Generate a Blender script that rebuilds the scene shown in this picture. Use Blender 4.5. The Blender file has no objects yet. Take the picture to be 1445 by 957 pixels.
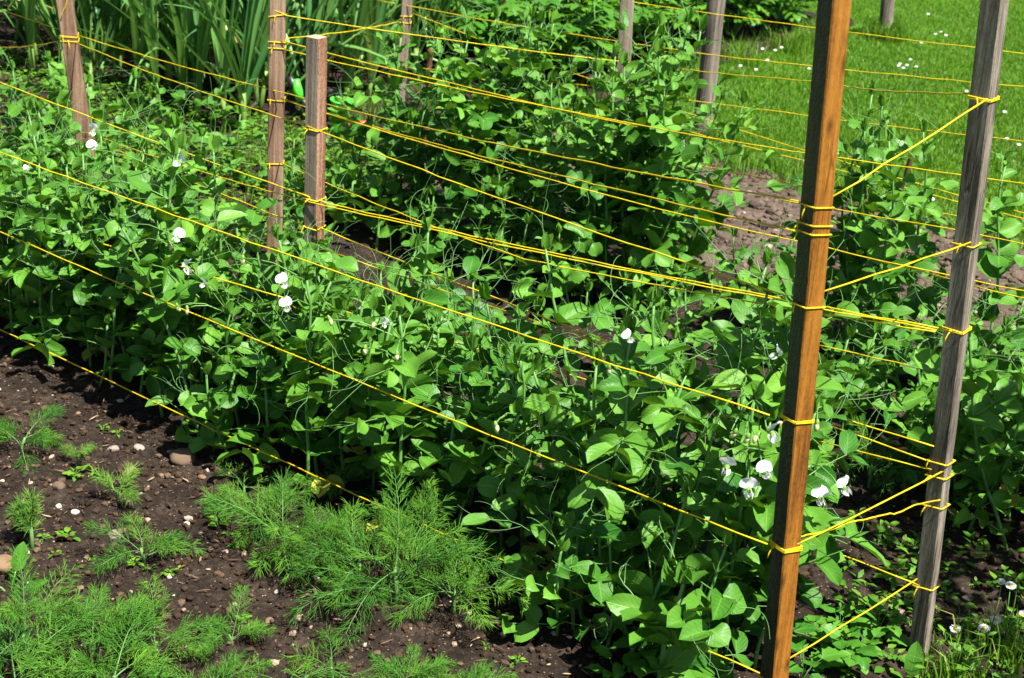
import bpy, math, random
import numpy as np
from mathutils import Vector, Matrix, noise as mnoise

rnd = random.Random(7)
PI = math.pi
SC = bpy.context.scene
COL = SC.collection

# ------------------------------------------------------------------ camera model
W, H_ = 1445.0, 957.0
F = 2143.0
PITCH, ROLL, CH = math.radians(23), math.radians(4.2), 1.38
cp, sp = math.cos(PITCH), math.sin(PITCH)
_r, _u, _f = Vector((1, 0, 0)), Vector((0, sp, cp)), Vector((0, cp, -sp))
RX = _r * math.cos(ROLL) + _u * math.sin(ROLL)
UX = -_r * math.sin(ROLL) + _u * math.cos(ROLL)
EYE = Vector((0, 0, CH))
UD = Vector((-math.sin(math.radians(55.5)), math.cos(math.radians(55.5)), 0))   # along the rows, to the left and away
VD = Vector((UD.y, -UD.x, 0))                                                     # across the rows, away


def ray(x, y):
    return _f + RX * ((x - W / 2) / F) - UX * ((y - H_ / 2) / F)


def project(p):
    d = p - EYE
    z = d.dot(_f)
    return W / 2 + F * d.dot(RX) / z, H_ / 2 - F * d.dot(UX) / z


def on_ground(x, y, z=0.0):
    d = ray(x, y)
    return EYE + d * ((z - CH) / d.z)


def at_v(x, y, v):
    d = ray(x, y)
    return EYE + d * (v / d.dot(VD))


def at_y(x, y, Y):
    d = ray(x, y)
    return EYE + d * (Y / d.y)


def uv2w(u, v, z=0.0):
    return UD * u + VD * v + Vector((0, 0, z))


def w2uv(p):
    return p.dot(UD), p.dot(VD)


# ------------------------------------------------------------------ mesh builder
class MB:
    def __init__(self):
        self.v, self.f, self.uv, self.mi, self.t = [], [], [], [], []

    def add(self, verts, faces, uvs=None, mi=0, tint=0.5):
        b = len(self.v)
        self.v += [tuple(p) for p in verts]
        self.t += [tint] * len(verts) if not hasattr(tint, '__len__') else list(tint)
        self.uv += uvs if uvs is not None else [(0.5, 0.5)] * len(verts)
        for f in faces:
            self.f.append([b + i for i in f])
            self.mi.append(mi)

    def tube(self, pts, r, n=5, mi=0, tint=0.5, cap=True):
        pts = [Vector(p) for p in pts]
        m = len(pts)
        rr = r if hasattr(r, '__len__') else [r] * m
        vs, fs, uvs = [], [], []
        ref = None
        L = 0.0
        for i, p in enumerate(pts):
            d = (pts[min(i + 1, m - 1)] - pts[max(i - 1, 0)])
            if d.length < 1e-9:
                d = Vector((0, 0, 1))
            d.normalize()
            if ref is None:
                ref = d.orthogonal().normalized()
            ref = (ref - d * ref.dot(d))
            ref = ref.normalized() if ref.length > 1e-6 else d.orthogonal().normalized()
            q = d.cross(ref)
            if i:
                L += (p - pts[i - 1]).length
            for k in range(n):
                a = 2 * PI * k / n
                vs.append(p + (ref * math.cos(a) + q * math.sin(a)) * rr[i])
                uvs.append((k / n, L * 10))
        for i in range(m - 1):
            for k in range(n):
                k2 = (k + 1) % n
                fs.append((i * n + k, i * n + k2, (i + 1) * n + k2, (i + 1) * n + k))
        if cap:
            fs.append(tuple(range(n - 1, -1, -1)))
            fs.append(tuple((m - 1) * n + k for k in range(n)))
        self.add(vs, fs, uvs, mi, tint)

    def mesh(self, name, mats, smooth=True, loc=None):
        me = bpy.data.meshes.new(name)
        v = self.v
        if loc is not None:
            v = [(a - loc[0], b - loc[1], c - loc[2]) for a, b, c in v]
        me.from_pydata(v, [], self.f)
        for m in (mats if isinstance(mats, (list, tuple)) else [mats]):
            me.materials.append(m)
        me.polygons.foreach_set('material_index', self.mi)
        me.polygons.foreach_set('use_smooth', [smooth] * len(self.f))
        uvl = me.uv_layers.new(name='UVMap')
        li = np.empty(len(me.loops), dtype=np.int32)
        me.loops.foreach_get('vertex_index', li)
        uvl.data.foreach_set('uv', np.array(self.uv, dtype=np.float32)[li].ravel())
        at = me.attributes.new('tint', 'FLOAT', 'POINT')
        at.data.foreach_set('value', np.array(self.t, dtype=np.float32))
        me.update()
        return me


def link(name, me, loc=(0, 0, 0), rz=0.0, sc=1.0, parent=None, tilt=(0, 0)):
    o = bpy.data.objects.new(name, me)
    COL.objects.link(o)
    o.location = loc
    o.rotation_euler = (tilt[0], tilt[1], rz)
    o.scale = (sc, sc, sc)
    if parent is not None:
        o.parent = parent
    return o


def tag(o, label, cat, group=None, kind=None):
    if label:
        o['label'] = label
    if cat:
        o['category'] = cat
    if group:
        o['group'] = group
    if kind:
        o['kind'] = kind
    return o


# ------------------------------------------------------------------ materials
def newmat(name):
    m = bpy.data.materials.new(name)
    m.use_nodes = True
    nt = m.node_tree
    nt.nodes.clear()
    out = nt.nodes.new('ShaderNodeOutputMaterial')
    return m, nt, out


def N(nt, typ, **kw):
    n = nt.nodes.new(typ)
    for k, v in kw.items():
        if k in ('operation', 'blend_type', 'data_type', 'noise_dimensions', 'attribute_name', 'feature', 'wave_type', 'bands_direction', 'use_clamp', 'clamp_factor'):
            setattr(n, k, v)
        else:
            n.inputs[k.replace('_', ' ')].default_value = v
    return n


def math_(nt, op, a, b=None, c=None, clamp=False):
    n = nt.nodes.new('ShaderNodeMath')
    n.operation = op
    n.use_clamp = clamp
    for i, x in enumerate((a, b, c)):
        if x is None:
            continue
        if isinstance(x, (int, float)):
            n.inputs[i].default_value = x
        else:
            nt.links.new(x, n.inputs[i])
    return n.outputs[0]


def mixc(nt, fac, a, b, blend='MIX'):
    n = nt.nodes.new('ShaderNodeMix')
    n.data_type = 'RGBA'
    n.blend_type = blend
    n.clamp_factor = True
    for sock, x in ((n.inputs[0], fac), (n.inputs[6], a), (n.inputs[7], b)):
        if isinstance(x, (int, float)):
            sock.default_value = x
        elif isinstance(x, tuple):
            sock.default_value = (x[0], x[1], x[2], 1)
        else:
            nt.links.new(x, sock)
    return n.outputs[2]


def ramp(nt, fac, stops):
    n = nt.nodes.new('ShaderNodeValToRGB')
    cr = n.color_ramp
    while len(cr.elements) < len(stops):
        cr.elements.new(0.5)
    for e, (p, c) in zip(cr.elements, stops):
        e.position = p
        e.color = (c[0], c[1], c[2], 1) if hasattr(c, '__len__') else (c, c, c, 1)
    nt.links.new(fac, n.inputs[0])
    return n.outputs[0]


def noise_tex(nt, vec, scale, detail=4, rough=0.55, dist=0.0):
    n = nt.nodes.new('ShaderNodeTexNoise')
    n.inputs['Scale'].default_value = scale
    n.inputs['Detail'].default_value = detail
    n.inputs['Roughness'].default_value = rough
    n.inputs['Distortion'].default_value = dist
    if vec is not None:
        nt.links.new(vec, n.inputs['Vector'])
    return n.outputs['Fac']


def mapped(nt, src, scale):
    mp = nt.nodes.new('ShaderNodeMapping')
    mp.inputs['Scale'].default_value = scale
    nt.links.new(src, mp.inputs['Vector'])
    return mp.outputs[0]


def leaf_mat(name, dark, light, transl=0.3, rough=0.42, vein=0.25, spec=0.4, nscale=25.0, blotch=0.25, yellow=None):
    m, nt, out = newmat(name)
    L = nt.links
    att = nt.nodes.new('ShaderNodeAttribute'); att.attribute_name = 'tint'
    info = nt.nodes.new('ShaderNodeObjectInfo')
    tc = nt.nodes.new('ShaderNodeTexCoord')
    nz = noise_tex(nt, tc.outputs['Object'], nscale, 3)
    fac = math_(nt, 'ADD', att.outputs['Fac'], math_(nt, 'MULTIPLY', math_(nt, 'SUBTRACT', nz, 0.5), blotch * 3))
    fac = math_(nt, 'ADD', fac, math_(nt, 'MULTIPLY', math_(nt, 'SUBTRACT', info.outputs['Random'], 0.5), 0.35), clamp=True)
    col = mixc(nt, fac, dark, light)
    if yellow is not None:   # tint above 1 marks a withered leaf
        y = math_(nt, 'SUBTRACT', att.outputs['Fac'], 1.0, clamp=True)
        col = mixc(nt, math_(nt, 'MULTIPLY', y, 2.0, clamp=True), col, yellow)
    sep = nt.nodes.new('ShaderNodeSeparateXYZ'); L.new(tc.outputs['UV'], sep.inputs[0])
    ax = math_(nt, 'ABSOLUTE', math_(nt, 'SUBTRACT', sep.outputs[0], 0.5))
    mid = math_(nt, 'SUBTRACT', 1.0, math_(nt, 'MULTIPLY', ax, 22.0), clamp=True)
    lat = math_(nt, 'SINE', math_(nt, 'MULTIPLY', math_(nt, 'SUBTRACT', math_(nt, 'MULTIPLY', sep.outputs[1], 6.0), math_(nt, 'MULTIPLY', ax, 5.0)), 6.283))
    latl = math_(nt, 'POWER', math_(nt, 'MULTIPLY_ADD', lat, 0.5, 0.5), 10.0)
    vv = math_(nt, 'MULTIPLY', math_(nt, 'MAXIMUM', mid, math_(nt, 'MULTIPLY', latl, 0.45)), vein)
    col = mixc(nt, vv, col, (light[0] * 1.7 + .04, light[1] * 1.35 + .04, light[2] * 1.6 + .015))
    geo = nt.nodes.new('ShaderNodeNewGeometry')
    col = mixc(nt, math_(nt, 'MULTIPLY', geo.outputs['Backfacing'], 0.35), col, (light[0] * 1.1 + .02, light[1] * 1.03 + .02, light[2] * 1.1 + .012))
    bs = nt.nodes.new('ShaderNodeBsdfPrincipled')
    L.new(col, bs.inputs['Base Color'])
    rg = math_(nt, 'MULTIPLY_ADD', nz, 0.3, rough - 0.15)
    L.new(rg, bs.inputs['Roughness'])
    bs.inputs['Specular IOR Level'].default_value = spec
    bp = nt.nodes.new('ShaderNodeBump')
    bp.inputs['Strength'].default_value = 0.35
    bp.inputs['Distance'].default_value = 0.002
    L.new(math_(nt, 'ADD', math_(nt, 'MULTIPLY', vv, -1.5), math_(nt, 'MULTIPLY', nz, 1.0)), bp.inputs['Height'])
    L.new(bp.outputs[0], bs.inputs['Normal'])
    tr = nt.nodes.new('ShaderNodeBsdfTranslucent')
    hs = nt.nodes.new('ShaderNodeHueSaturation')
    hs.inputs['Hue'].default_value = 0.485
    hs.inputs['Saturation'].default_value = 1.1
    hs.inputs['Value'].default_value = 1.25
    L.new(col, hs.inputs['Color'])
    L.new(hs.outputs[0], tr.inputs['Color'])
    mx = nt.nodes.new('ShaderNodeMixShader')
    mx.inputs[0].default_value = transl
    L.new(bs.outputs[0], mx.inputs[1]); L.new(tr.outputs[0], mx.inputs[2])
    L.new(mx.outputs[0], out.inputs[0])
    return m


def plain_mat(name, c1, c2, scale=30, rough=0.6, spec=0.3, bump=0.3, dist=0.002, stretch=(1, 1, 1), transl=0.0, coord='Object'):
    m, nt, out = newmat(name)
    L = nt.links
    tc = nt.nodes.new('ShaderNodeTexCoord')
    vec = mapped(nt, tc.outputs[coord], stretch)
    nz = noise_tex(nt, vec, scale, 5, 0.6)
    info = nt.nodes.new('ShaderNodeObjectInfo')
    fac = math_(nt, 'ADD', ramp_f(nt, nz, 0.3, 0.7), math_(nt, 'MULTIPLY', math_(nt, 'SUBTRACT', info.outputs['Random'], 0.5), 0.4), clamp=True)
    col = mixc(nt, fac, c1, c2)
    bs = nt.nodes.new('ShaderNodeBsdfPrincipled')
    L.new(col, bs.inputs['Base Color'])
    bs.inputs['Roughness'].default_value = rough
    bs.inputs['Specular IOR Level'].default_value = spec
    bp = nt.nodes.new('ShaderNodeBump')
    bp.inputs['Strength'].default_value = bump
    bp.inputs['Distance'].default_value = dist
    L.new(nz, bp.inputs['Height']); L.new(bp.outputs[0], bs.inputs['Normal'])
    last = bs.outputs[0]
    if transl > 0:
        tr = nt.nodes.new('ShaderNodeBsdfTranslucent')
        L.new(col, tr.inputs['Color'])
        mx = nt.nodes.new('ShaderNodeMixShader'); mx.inputs[0].default_value = transl
        L.new(last, mx.inputs[1]); L.new(tr.outputs[0], mx.inputs[2]); last = mx.outputs[0]
    L.new(last, out.inputs[0])
    return m


def ramp_f(nt, fac, lo, hi):
    n = nt.nodes.new('ShaderNodeMapRange')
    n.inputs['From Min'].default_value = lo
    n.inputs['From Max'].default_value = hi
    nt.links.new(fac, n.inputs['Value'])
    return n.outputs[0]


def wood_mat(name, dark, mid, light, rough=0.75, spec=0.25, grain=1.0, bump=0.6, fuzz=0.0, crack=0.5, knots=0.5):
    m, nt, out = newmat(name)
    L = nt.links
    tc = nt.nodes.new('ShaderNodeTexCoord')
    o = tc.outputs['Object']
    g1 = noise_tex(nt, mapped(nt, o, (90, 90, 2.2)), 1.0 * grain, 5, 0.6, 0.4)
    g2 = noise_tex(nt, mapped(nt, o, (320, 320, 6)), 1.0, 3, 0.6)
    bl = noise_tex(nt, mapped(nt, o, (9, 9, 3.5)), 1.0, 3, 0.5)
    fz = noise_tex(nt, mapped(nt, o, (260, 260, 110)), 1.0, 3, 0.7)
    s = math_(nt, 'MULTIPLY_ADD', g2, 0.35, math_(nt, 'MULTIPLY', g1, 0.65))
    s = math_(nt, 'MULTIPLY_ADD', math_(nt, 'SUBTRACT', bl, 0.5), 0.5, s)
    s = math_(nt, 'MULTIPLY_ADD', math_(nt, 'SUBTRACT', fz, 0.5), fuzz, s)
    s = math_(nt, 'MULTIPLY_ADD', math_(nt, 'SUBTRACT', s, 0.5), 1.7, 0.5)
    col = ramp(nt, s, [(0.22, dark), (0.5, mid), (0.78, light)])
    ck = noise_tex(nt, mapped(nt, o, (70, 70, 1.1)), 1.0, 2, 0.4, 0.8)
    ckm = math_(nt, 'SUBTRACT', 1.0, math_(nt, 'MULTIPLY', math_(nt, 'ABSOLUTE', math_(nt, 'SUBTRACT', ck, 0.5)), 60.0), clamp=True)
    gate = ramp_f(nt, noise_tex(nt, mapped(nt, o, (14, 14, 2)), 1.0, 2), 0.5, 0.6)
    ckm = math_(nt, 'MULTIPLY', math_(nt, 'MULTIPLY', ckm, gate), crack)
    col = mixc(nt, ckm, col, tuple(c * 0.15 for c in dark))
    vo = nt.nodes.new('ShaderNodeTexVoronoi'); vo.inputs['Scale'].default_value = 1.0
    L.new(mapped(nt, o, (26, 26, 11)), vo.inputs['Vector'])
    kn = math_(nt, 'SUBTRACT', 1.0, math_(nt, 'MULTIPLY', vo.outputs['Distance'], 5.0), clamp=True)
    col = mixc(nt, math_(nt, 'MULTIPLY', kn, knots), col, tuple(c * 0.3 for c in dark))
    bs = nt.nodes.new('ShaderNodeBsdfPrincipled')
    L.new(col, bs.inputs['Base Color'])
    bs.inputs['Roughness'].default_value = rough
    bs.inputs['Specular IOR Level'].default_value = spec
    bp = nt.nodes.new('ShaderNodeBump')
    bp.inputs['Strength'].default_value = bump
    bp.inputs['Distance'].default_value = 0.0015 + 0.004 * (fuzz > .6)
    h = math_(nt, 'MULTIPLY_ADD', fz, fuzz * 2.0, s)
    h = math_(nt, 'SUBTRACT', h, math_(nt, 'MULTIPLY', ckm, 2.0))
    L.new(h, bp.inputs['Height']); L.new(bp.outputs[0], bs.inputs['Normal'])
    L.new(bs.outputs[0], out.inputs[0])
    return m


def soil_mat(name, dark, mid, light, sc=1.0):
    m, nt, out = newmat(name)
    L = nt.links
    tc = nt.nodes.new('ShaderNodeTexCoord')
    o = tc.outputs['Object']
    n1 = noise_tex(nt, o, 9 * sc, 5, 0.6)
    n2 = noise_tex(nt, o, 90 * sc, 5, 0.65)
    n3 = noise_tex(nt, o, 420 * sc, 3, 0.6)
    s = math_(nt, 'ADD', math_(nt, 'MULTIPLY', n1, 0.35), math_(nt, 'ADD', math_(nt, 'MULTIPLY', n2, 0.4), math_(nt, 'MULTIPLY', n3, 0.25)))
    col = ramp(nt, s, [(0.36, dark), (0.5, mid), (0.66, light)])
    vo = nt.nodes.new('ShaderNodeTexVoronoi'); vo.inputs['Scale'].default_value = 230 * sc
    L.new(o, vo.inputs['Vector'])
    sepc = nt.nodes.new('ShaderNodeSeparateColor'); L.new(vo.outputs['Color'], sepc.inputs[0])
    pale = math_(nt, 'MULTIPLY', math_(nt, 'GREATER_THAN', sepc.outputs[0], 0.93), math_(nt, 'LESS_THAN', vo.outputs['Distance'], 0.32))
    col = mixc(nt, math_(nt, 'MULTIPLY', pale, 0.7), col, (0.32, 0.22, 0.14))
    bs = nt.nodes.new('ShaderNodeBsdfPrincipled')
    L.new(col, bs.inputs['Base Color'])
    bs.inputs['Roughness'].default_value = 0.9
    bs.inputs['Specular IOR Level'].default_value = 0.15
    bp = nt.nodes.new('ShaderNodeBump')
    bp.inputs['Strength'].default_value = 0.9
    bp.inputs['Distance'].default_value = 0.006
    L.new(math_(nt, 'ADD', math_(nt, 'MULTIPLY', n2, 1.0), math_(nt, 'MULTIPLY', n3, 0.5)), bp.inputs['Height'])
    L.new(bp.outputs[0], bs.inputs['Normal'])
    L.new(bs.outputs[0], out.inputs[0])
    return m


def tint_mat(name, stops, rough=0.8, spec=0.2, bump=0.5, scale=150):
    m, nt, out = newmat(name)
    L = nt.links
    att = nt.nodes.new('ShaderNodeAttribute'); att.attribute_name = 'tint'
    tc = nt.nodes.new('ShaderNodeTexCoord')
    nz = noise_tex(nt, tc.outputs['Object'], scale, 3, 0.6)
    col = ramp(nt, math_(nt, 'ADD', att.outputs['Fac'], math_(nt, 'MULTIPLY', math_(nt, 'SUBTRACT', nz, 0.5), 0.25)), stops)
    bs = nt.nodes.new('ShaderNodeBsdfPrincipled')
    L.new(col, bs.inputs['Base Color'])
    bs.inputs['Roughness'].default_value = rough
    bs.inputs['Specular IOR Level'].default_value = spec
    bp = nt.nodes.new('ShaderNodeBump'); bp.inputs['Strength'].default_value = bump; bp.inputs['Distance'].default_value = 0.002
    L.new(nz, bp.inputs['Height']); L.new(bp.outputs[0], bs.inputs['Normal'])
    L.new(bs.outputs[0], out.inputs[0])
    return m


M = {}
M['pea'] = leaf_mat('pea_leaf', (0.022, 0.115, 0.011), (0.108, 0.275, 0.028), 0.20, 0.45, 0.36, 0.24, 22, 0.26, yellow=(0.42, 0.40, 0.06))
M['pea_stem'] = leaf_mat('pea_stem', (0.09, 0.24, 0.05), (0.16, 0.34, 0.08), 0.15, 0.45, 0.0, 0.35)
M['tendril'] = leaf_mat('pea_tendril', (0.12, 0.28, 0.08), (0.20, 0.40, 0.12), 0.2, 0.45, 0.0, 0.3)
M['petal'] = plain_mat('white_petal', (0.78, 0.80, 0.84), (0.86, 0.86, 0.86), 60, 0.55, 0.2, 0.15, 0.001, transl=0.25)
M['calyx'] = leaf_mat('calyx_green', (0.14, 0.30, 0.05), (0.24, 0.40, 0.08), 0.25, 0.5, 0.0)
M['bud'] = plain_mat('cream_bud', (0.50, 0.55, 0.20), (0.75, 0.72, 0.42), 60, 0.55, 0.2, 0.15, 0.001, transl=0.2)
M['dill'] = leaf_mat('dill_leaf', (0.045, 0.18, 0.016), (0.135, 0.32, 0.026), 0.25, 0.5, 0.0, 0.3, 12, 0.2)
M['dill_y'] = leaf_mat('dill_leaf_yellowing', (0.09, 0.25, 0.03), (0.22, 0.36, 0.05), 0.25, 0.5, 0.0, 0.3, 12, 0.2)
M['dill_stem'] = leaf_mat('dill_stem', (0.06, 0.18, 0.04), (0.13, 0.27, 0.07), 0.1, 0.5, 0.0)
M['leek'] = leaf_mat('leek_leaf', (0.036, 0.140, 0.034), (0.130, 0.290, 0.060), 0.22, 0.42, 0.10, 0.42, 8, 0.2, yellow=(0.45, 0.36, 0.12))
M['leek_shaft'] = leaf_mat('leek_shaft', (0.10, 0.25, 0.035), (0.24, 0.37, 0.08), 0.2, 0.45, 0.0)
M['potato'] = leaf_mat('potato_leaf', (0.040, 0.160, 0.010), (0.108, 0.28, 0.020), 0.28, 0.45, 0.30, 0.35, 18, 0.22)
M['weed'] = leaf_mat('weed_leaf', (0.050, 0.17, 0.010), (0.14, 0.29, 0.022), 0.30, 0.5, 0.2, 0.3, 30, 0.2, yellow=(0.40, 0.36, 0.10))
M['goosefoot'] = leaf_mat('goosefoot_leaf', (0.036, 0.16, 0.014), (0.095, 0.27, 0.025), 0.30, 0.45, 0.4, 0.35, 25, 0.2)
M['grass'] = leaf_mat('grass_blade', (0.040, 0.135, 0.008), (0.125, 0.265, 0.016), 0.30, 0.5, 0.0, 0.3, 2.2, 0.42, yellow=(0.35, 0.33, 0.10))
M['yarn'] = plain_mat('yellow_twine', (0.42, 0.29, 0.006), (0.74, 0.56, 0.012), 45, 0.55, 0.25, 0.8, 0.001, stretch=(1, 1, 1))
M['soil'] = soil_mat('dark_soil', (0.007, 0.005, 0.0035), (0.024, 0.0165, 0.0115), (0.080, 0.057, 0.042))
M['soil_dry'] = soil_mat('dry_soil', (0.040, 0.028, 0.021), (0.100, 0.074, 0.055), (0.20, 0.150, 0.115))
M['turf'] = plain_mat('turf', (0.025, 0.085, 0.005), (0.065, 0.165, 0.010), 22, 0.9, 0.1, 0.6, 0.01)
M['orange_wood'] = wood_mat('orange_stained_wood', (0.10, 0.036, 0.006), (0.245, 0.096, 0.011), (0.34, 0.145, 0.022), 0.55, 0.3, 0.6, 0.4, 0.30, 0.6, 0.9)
M['shaded_wood'] = wood_mat('shaded_stake_wood', (0.006, 0.005, 0.004), (0.020, 0.014, 0.010), (0.075, 0.05, 0.032), 0.30, 0.7, 0.9, 1.0, 0.7, 0.5, 0.2)  # unlit side of the orange stake, shade put into its colour
M['grey_wood'] = wood_mat('weathered_grey_wood', (0.040, 0.033, 0.026), (0.165, 0.138, 0.110), (0.33, 0.285, 0.235), 0.8, 0.2, 1.0, 0.8, 0.15, 0.8, 0.3)
M['red_wood'] = wood_mat('rough_red_brown_wood', (0.10, 0.045, 0.025), (0.23, 0.115, 0.07), (0.40, 0.24, 0.16), 0.85, 0.15, 0.8, 0.8, 0.5, 0.8, 0.6)
M['brown_wood'] = wood_mat('brown_stake_wood', (0.075, 0.040, 0.024), (0.21, 0.125, 0.080), (0.36, 0.25, 0.17), 0.8, 0.2, 0.8, 0.6, 0.2, 0.6, 0.4)
M['pale_wood'] = wood_mat('pale_grey_wood', (0.10, 0.075, 0.055), (0.22, 0.17, 0.13), (0.36, 0.29, 0.23), 0.85, 0.15, 1.0, 0.7, 0.2, 0.8, 0.3)
M['end_grain'] = plain_mat('end_grain', (0.30, 0.17, 0.10), (0.52, 0.36, 0.24), 220, 0.9, 0.1, 0.6, 0.002)
M['stone'] = tint_mat('stone', [(0.0, (0.055, 0.036, 0.024)), (0.35, (0.12, 0.085, 0.06)), (0.6, (0.24, 0.15, 0.085)), (0.8, (0.30, 0.27, 0.24)), (1.0, (0.62, 0.55, 0.44))], 0.8, 0.2, 0.5, 90)
M['crumb'] = tint_mat('soil_crumb', [(0.0, (0.018, 0.010, 0.006)), (0.55, (0.06, 0.038, 0.024)), (0.8, (0.16, 0.105, 0.07)), (1.0, (0.46, 0.38, 0.28))], 0.9, 0.1, 0.6, 200)
M['dry_crumb'] = tint_mat('dry_crumb', [(0.0, (0.045, 0.031, 0.023)), (0.6, (0.115, 0.085, 0.064)), (0.8, (0.18, 0.135, 0.10)), (1.0, (0.36, 0.30, 0.24))], 0.9, 0.1, 0.6, 200)
M['straw'] = tint_mat('dry_straw', [(0.0, (0.05, 0.03, 0.018)), (0.6, (0.14, 0.09, 0.05)), (1.0, (0.36, 0.27, 0.16))], 0.85, 0.15, 0.4, 100)
M['daisy_disc'] = plain_mat('daisy_yellow', (0.55, 0.34, 0.01), (0.75, 0.50, 0.02), 400, 0.7, 0.1, 0.8, 0.002)
M['green_plastic'] = plain_mat('green_plastic', (0.06, 0.55, 0.03), (0.09, 0.66, 0.05), 20, 0.35, 0.5, 0.05)
M['black_plastic'] = plain_mat('black_plastic', (0.010, 0.010, 0.012), (0.02, 0.02, 0.022), 40, 0.4, 0.5, 0.1)
M['red_plastic'] = plain_mat('red_plastic', (0.62, 0.03, 0.02), (0.75, 0.06, 0.03), 20, 0.4, 0.5, 0.05)
M['twig'] = plain_mat('twig_bark', (0.06, 0.025, 0.012), (0.16, 0.075, 0.04), 60, 0.8, 0.2, 0.6, stretch=(1, 1, 0.2))
M['metal'] = plain_mat('dull_metal', (0.22, 0.23, 0.25), (0.34, 0.35, 0.38), 60, 0.45, 0.5, 0.1)

# ------------------------------------------------------------------ ground
def soil_height(u, v, amp=1.0):
    p = Vector((u * 2.2, v * 2.2, 0.3))
    z = mnoise.noise(p) * 0.012
    p2 = Vector((u * 9, v * 9, 4.1))
    z += mnoise.noise(p2) * 0.008
    p3 = Vector((u * 28, v * 28, 9.7))
    z += abs(mnoise.noise(p3)) * 0.009
    return z * amp


def soil_fine(u, v):
    z = abs(mnoise.noise(Vector((u * 75, v * 75, 2.2)))) * 0.0055
    z += mnoise.noise(Vector((u * 150, v * 150, 7.2))) * 0.0018
    return z


def ground_z(p):
    u, v = w2uv(Vector(p))
    return soil_height(u, v)


def soil_sheet(name, us, vs, mat, label, fine=True, drop=0.05, wav=0.0):
    nu, nv = len(us), len(vs)
    ve, fa = [], []
    for i, u in enumerate(us):
        for j, v in enumerate(vs):
            vv, uu = v, u
            if wav and j >= nv - 2:
                vv = v + wav * mnoise.noise(Vector((u * 4, 1.7, 0)))
            z = soil_height(uu, vv) + (soil_fine(uu, vv) if fine else 0)
            if i in (0, nu - 1) or j in (0, nv - 1):
                z -= drop
            ve.append(uv2w(uu, vv, z))
    for i in range(nu - 1):
        for j in range(nv - 1):
            a = i * nv + j
            fa.append((a, a + 1, a + nv + 1, a + nv))
    mb = MB()
    mb.add(ve, fa)
    o = link(name, mb.mesh(name, mat))
    tag(o, label, 'soil', kind='structure')
    return o


def spaced(stops):
    r = []
    x = stops[0][0]
    for (a, step), (b, _) in zip(stops[:-1], stops[1:]):
        n = max(1, int(round((b - a) / step)))
        r += [a + (b - a) * k / n for k in range(n)]
    r.append(stops[-1][0])
    return r


gm = MB()
S_ = 400
gm.add([(-S_, -S_, -0.022), (S_, -S_, -0.022), (S_, S_, -0.022), (-S_, S_, -0.022)], [(0, 1, 2, 3)])
tag(link('ground', gm.mesh('ground', M['turf'])), 'wide green ground of turf under and around the beds', 'ground', kind='structure')

soil_sheet('soil_bed', spaced([(-1.6, .04), (.3, .0085), (3.0, .03), (6.2, .1)]),
           spaced([(-.6, .06), (.95, .0085), (2.15, .02), (4.22, .1)]), M['soil'], 'dark moist soil of the vegetable bed between the pea rows')
soil_sheet('dry_soil', spaced([(-1.5, .02), (2.95, .1)]), spaced([(3.45, .02), (4.36, .1)]), M['soil_dry'],
           'pale dry soil strip between rear pea row and lawn', drop=0.04, wav=0.10)
for o in [bpy.data.objects['dry_soil']]:
    o.location.z = 0.012
soil_sheet('leek_soil', spaced([(3.3, .04), (8.5, .1)]), spaced([(3.1, .04), (4.75, .1)]), M['soil'], 'dark soil of the leek bed', fine=False)
soil_sheet('potato_soil', spaced([(2.98, .04), (6.5, .1)]), spaced([(4.7, .04), (7.2, .1)]), M['soil'], 'dark soil of the potato bed', fine=False)
bpy.data.objects['leek_soil'].location.z = 0.006
bpy.data.objects['potato_soil'].location.z = 0.003

# ------------------------------------------------------------------ leaves
def prof_pea(t):
    x = 2 * (t ** 0.8) - 1
    return max(0.0, 1 - abs(x) ** 2.2) ** 0.62


def prof_stip(t):
    x = 2 * (t ** 0.62) - 1
    return max(0.0, 1 - abs(x) ** 2.4) ** 0.6


def prof_lance(t):
    return max(0.0, math.sin(PI * min(1, t ** 0.75))) ** 0.9


def prof_ov(t):
    return max(0.0, math.sin(PI * t ** 0.7)) ** 0.75


def leaf(mb, base, dirv, nrm, L, Wd, prof=prof_pea, nl=6, nw=4, fold=0.25, curl=0.3, wave=0.06, tint=0.5, r=rnd, mi=0, lobes=0.0):
    d = dirv.normalized()
    n = (nrm - d * nrm.dot(d))
    n = n.normalized() if n.length > 1e-4 else d.orthogonal().normalized()
    s = d.cross(n)
    ph, ph2 = r.uniform(0, 6.28), r.uniform(0, 6.28)
    vs, uvs, fs = [], [], []
    pos = Vector(base)
    cd, cn = d.copy(), n.copy()
    step = L / nl
    ang = curl / nl
    for i in range(nl + 1):
        t = i / nl
        w = prof(t) * Wd * 0.5
        if lobes and 0 < i < nl:
            w *= 1 + lobes * (1 if i % 2 else -1)
        for j in range(nw + 1):
            x = 2 * j / nw - 1
            wv = wave * Wd * math.sin(ph + t * 7 + (2.5 if x > 0 else 0)) * abs(x) + wave * 0.5 * Wd * math.sin(ph2 + 4 * t)
            vs.append(pos + s * (x * w) + cn * (abs(x) * w * fold + wv))
            uvs.append((0.5 + 0.5 * x, t))
        if i < nl:
            pos = pos + cd * step
            cd2 = cd * math.cos(ang) - cn * math.sin(ang)
            cn = cn * math.cos(ang) + cd * math.sin(ang)
            cd = cd2
    k = nw + 1
    for i in range(nl):
        for j in range(nw):
            a = i * k + j
            fs.append((a, a + 1, a + k + 1, a + k))
    mb.add(vs, fs, uvs, mi, tint)
    return pos


SUN_DIR = Vector((0.72 * math.cos(math.radians(60)), -0.69 * math.cos(math.radians(60)), math.sin(math.radians(60)))).normalized()


def rvec(r, s=1.0):
    return Vector((r.uniform(-s, s), r.uniform(-s, s), r.uniform(-s, s)))


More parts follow.
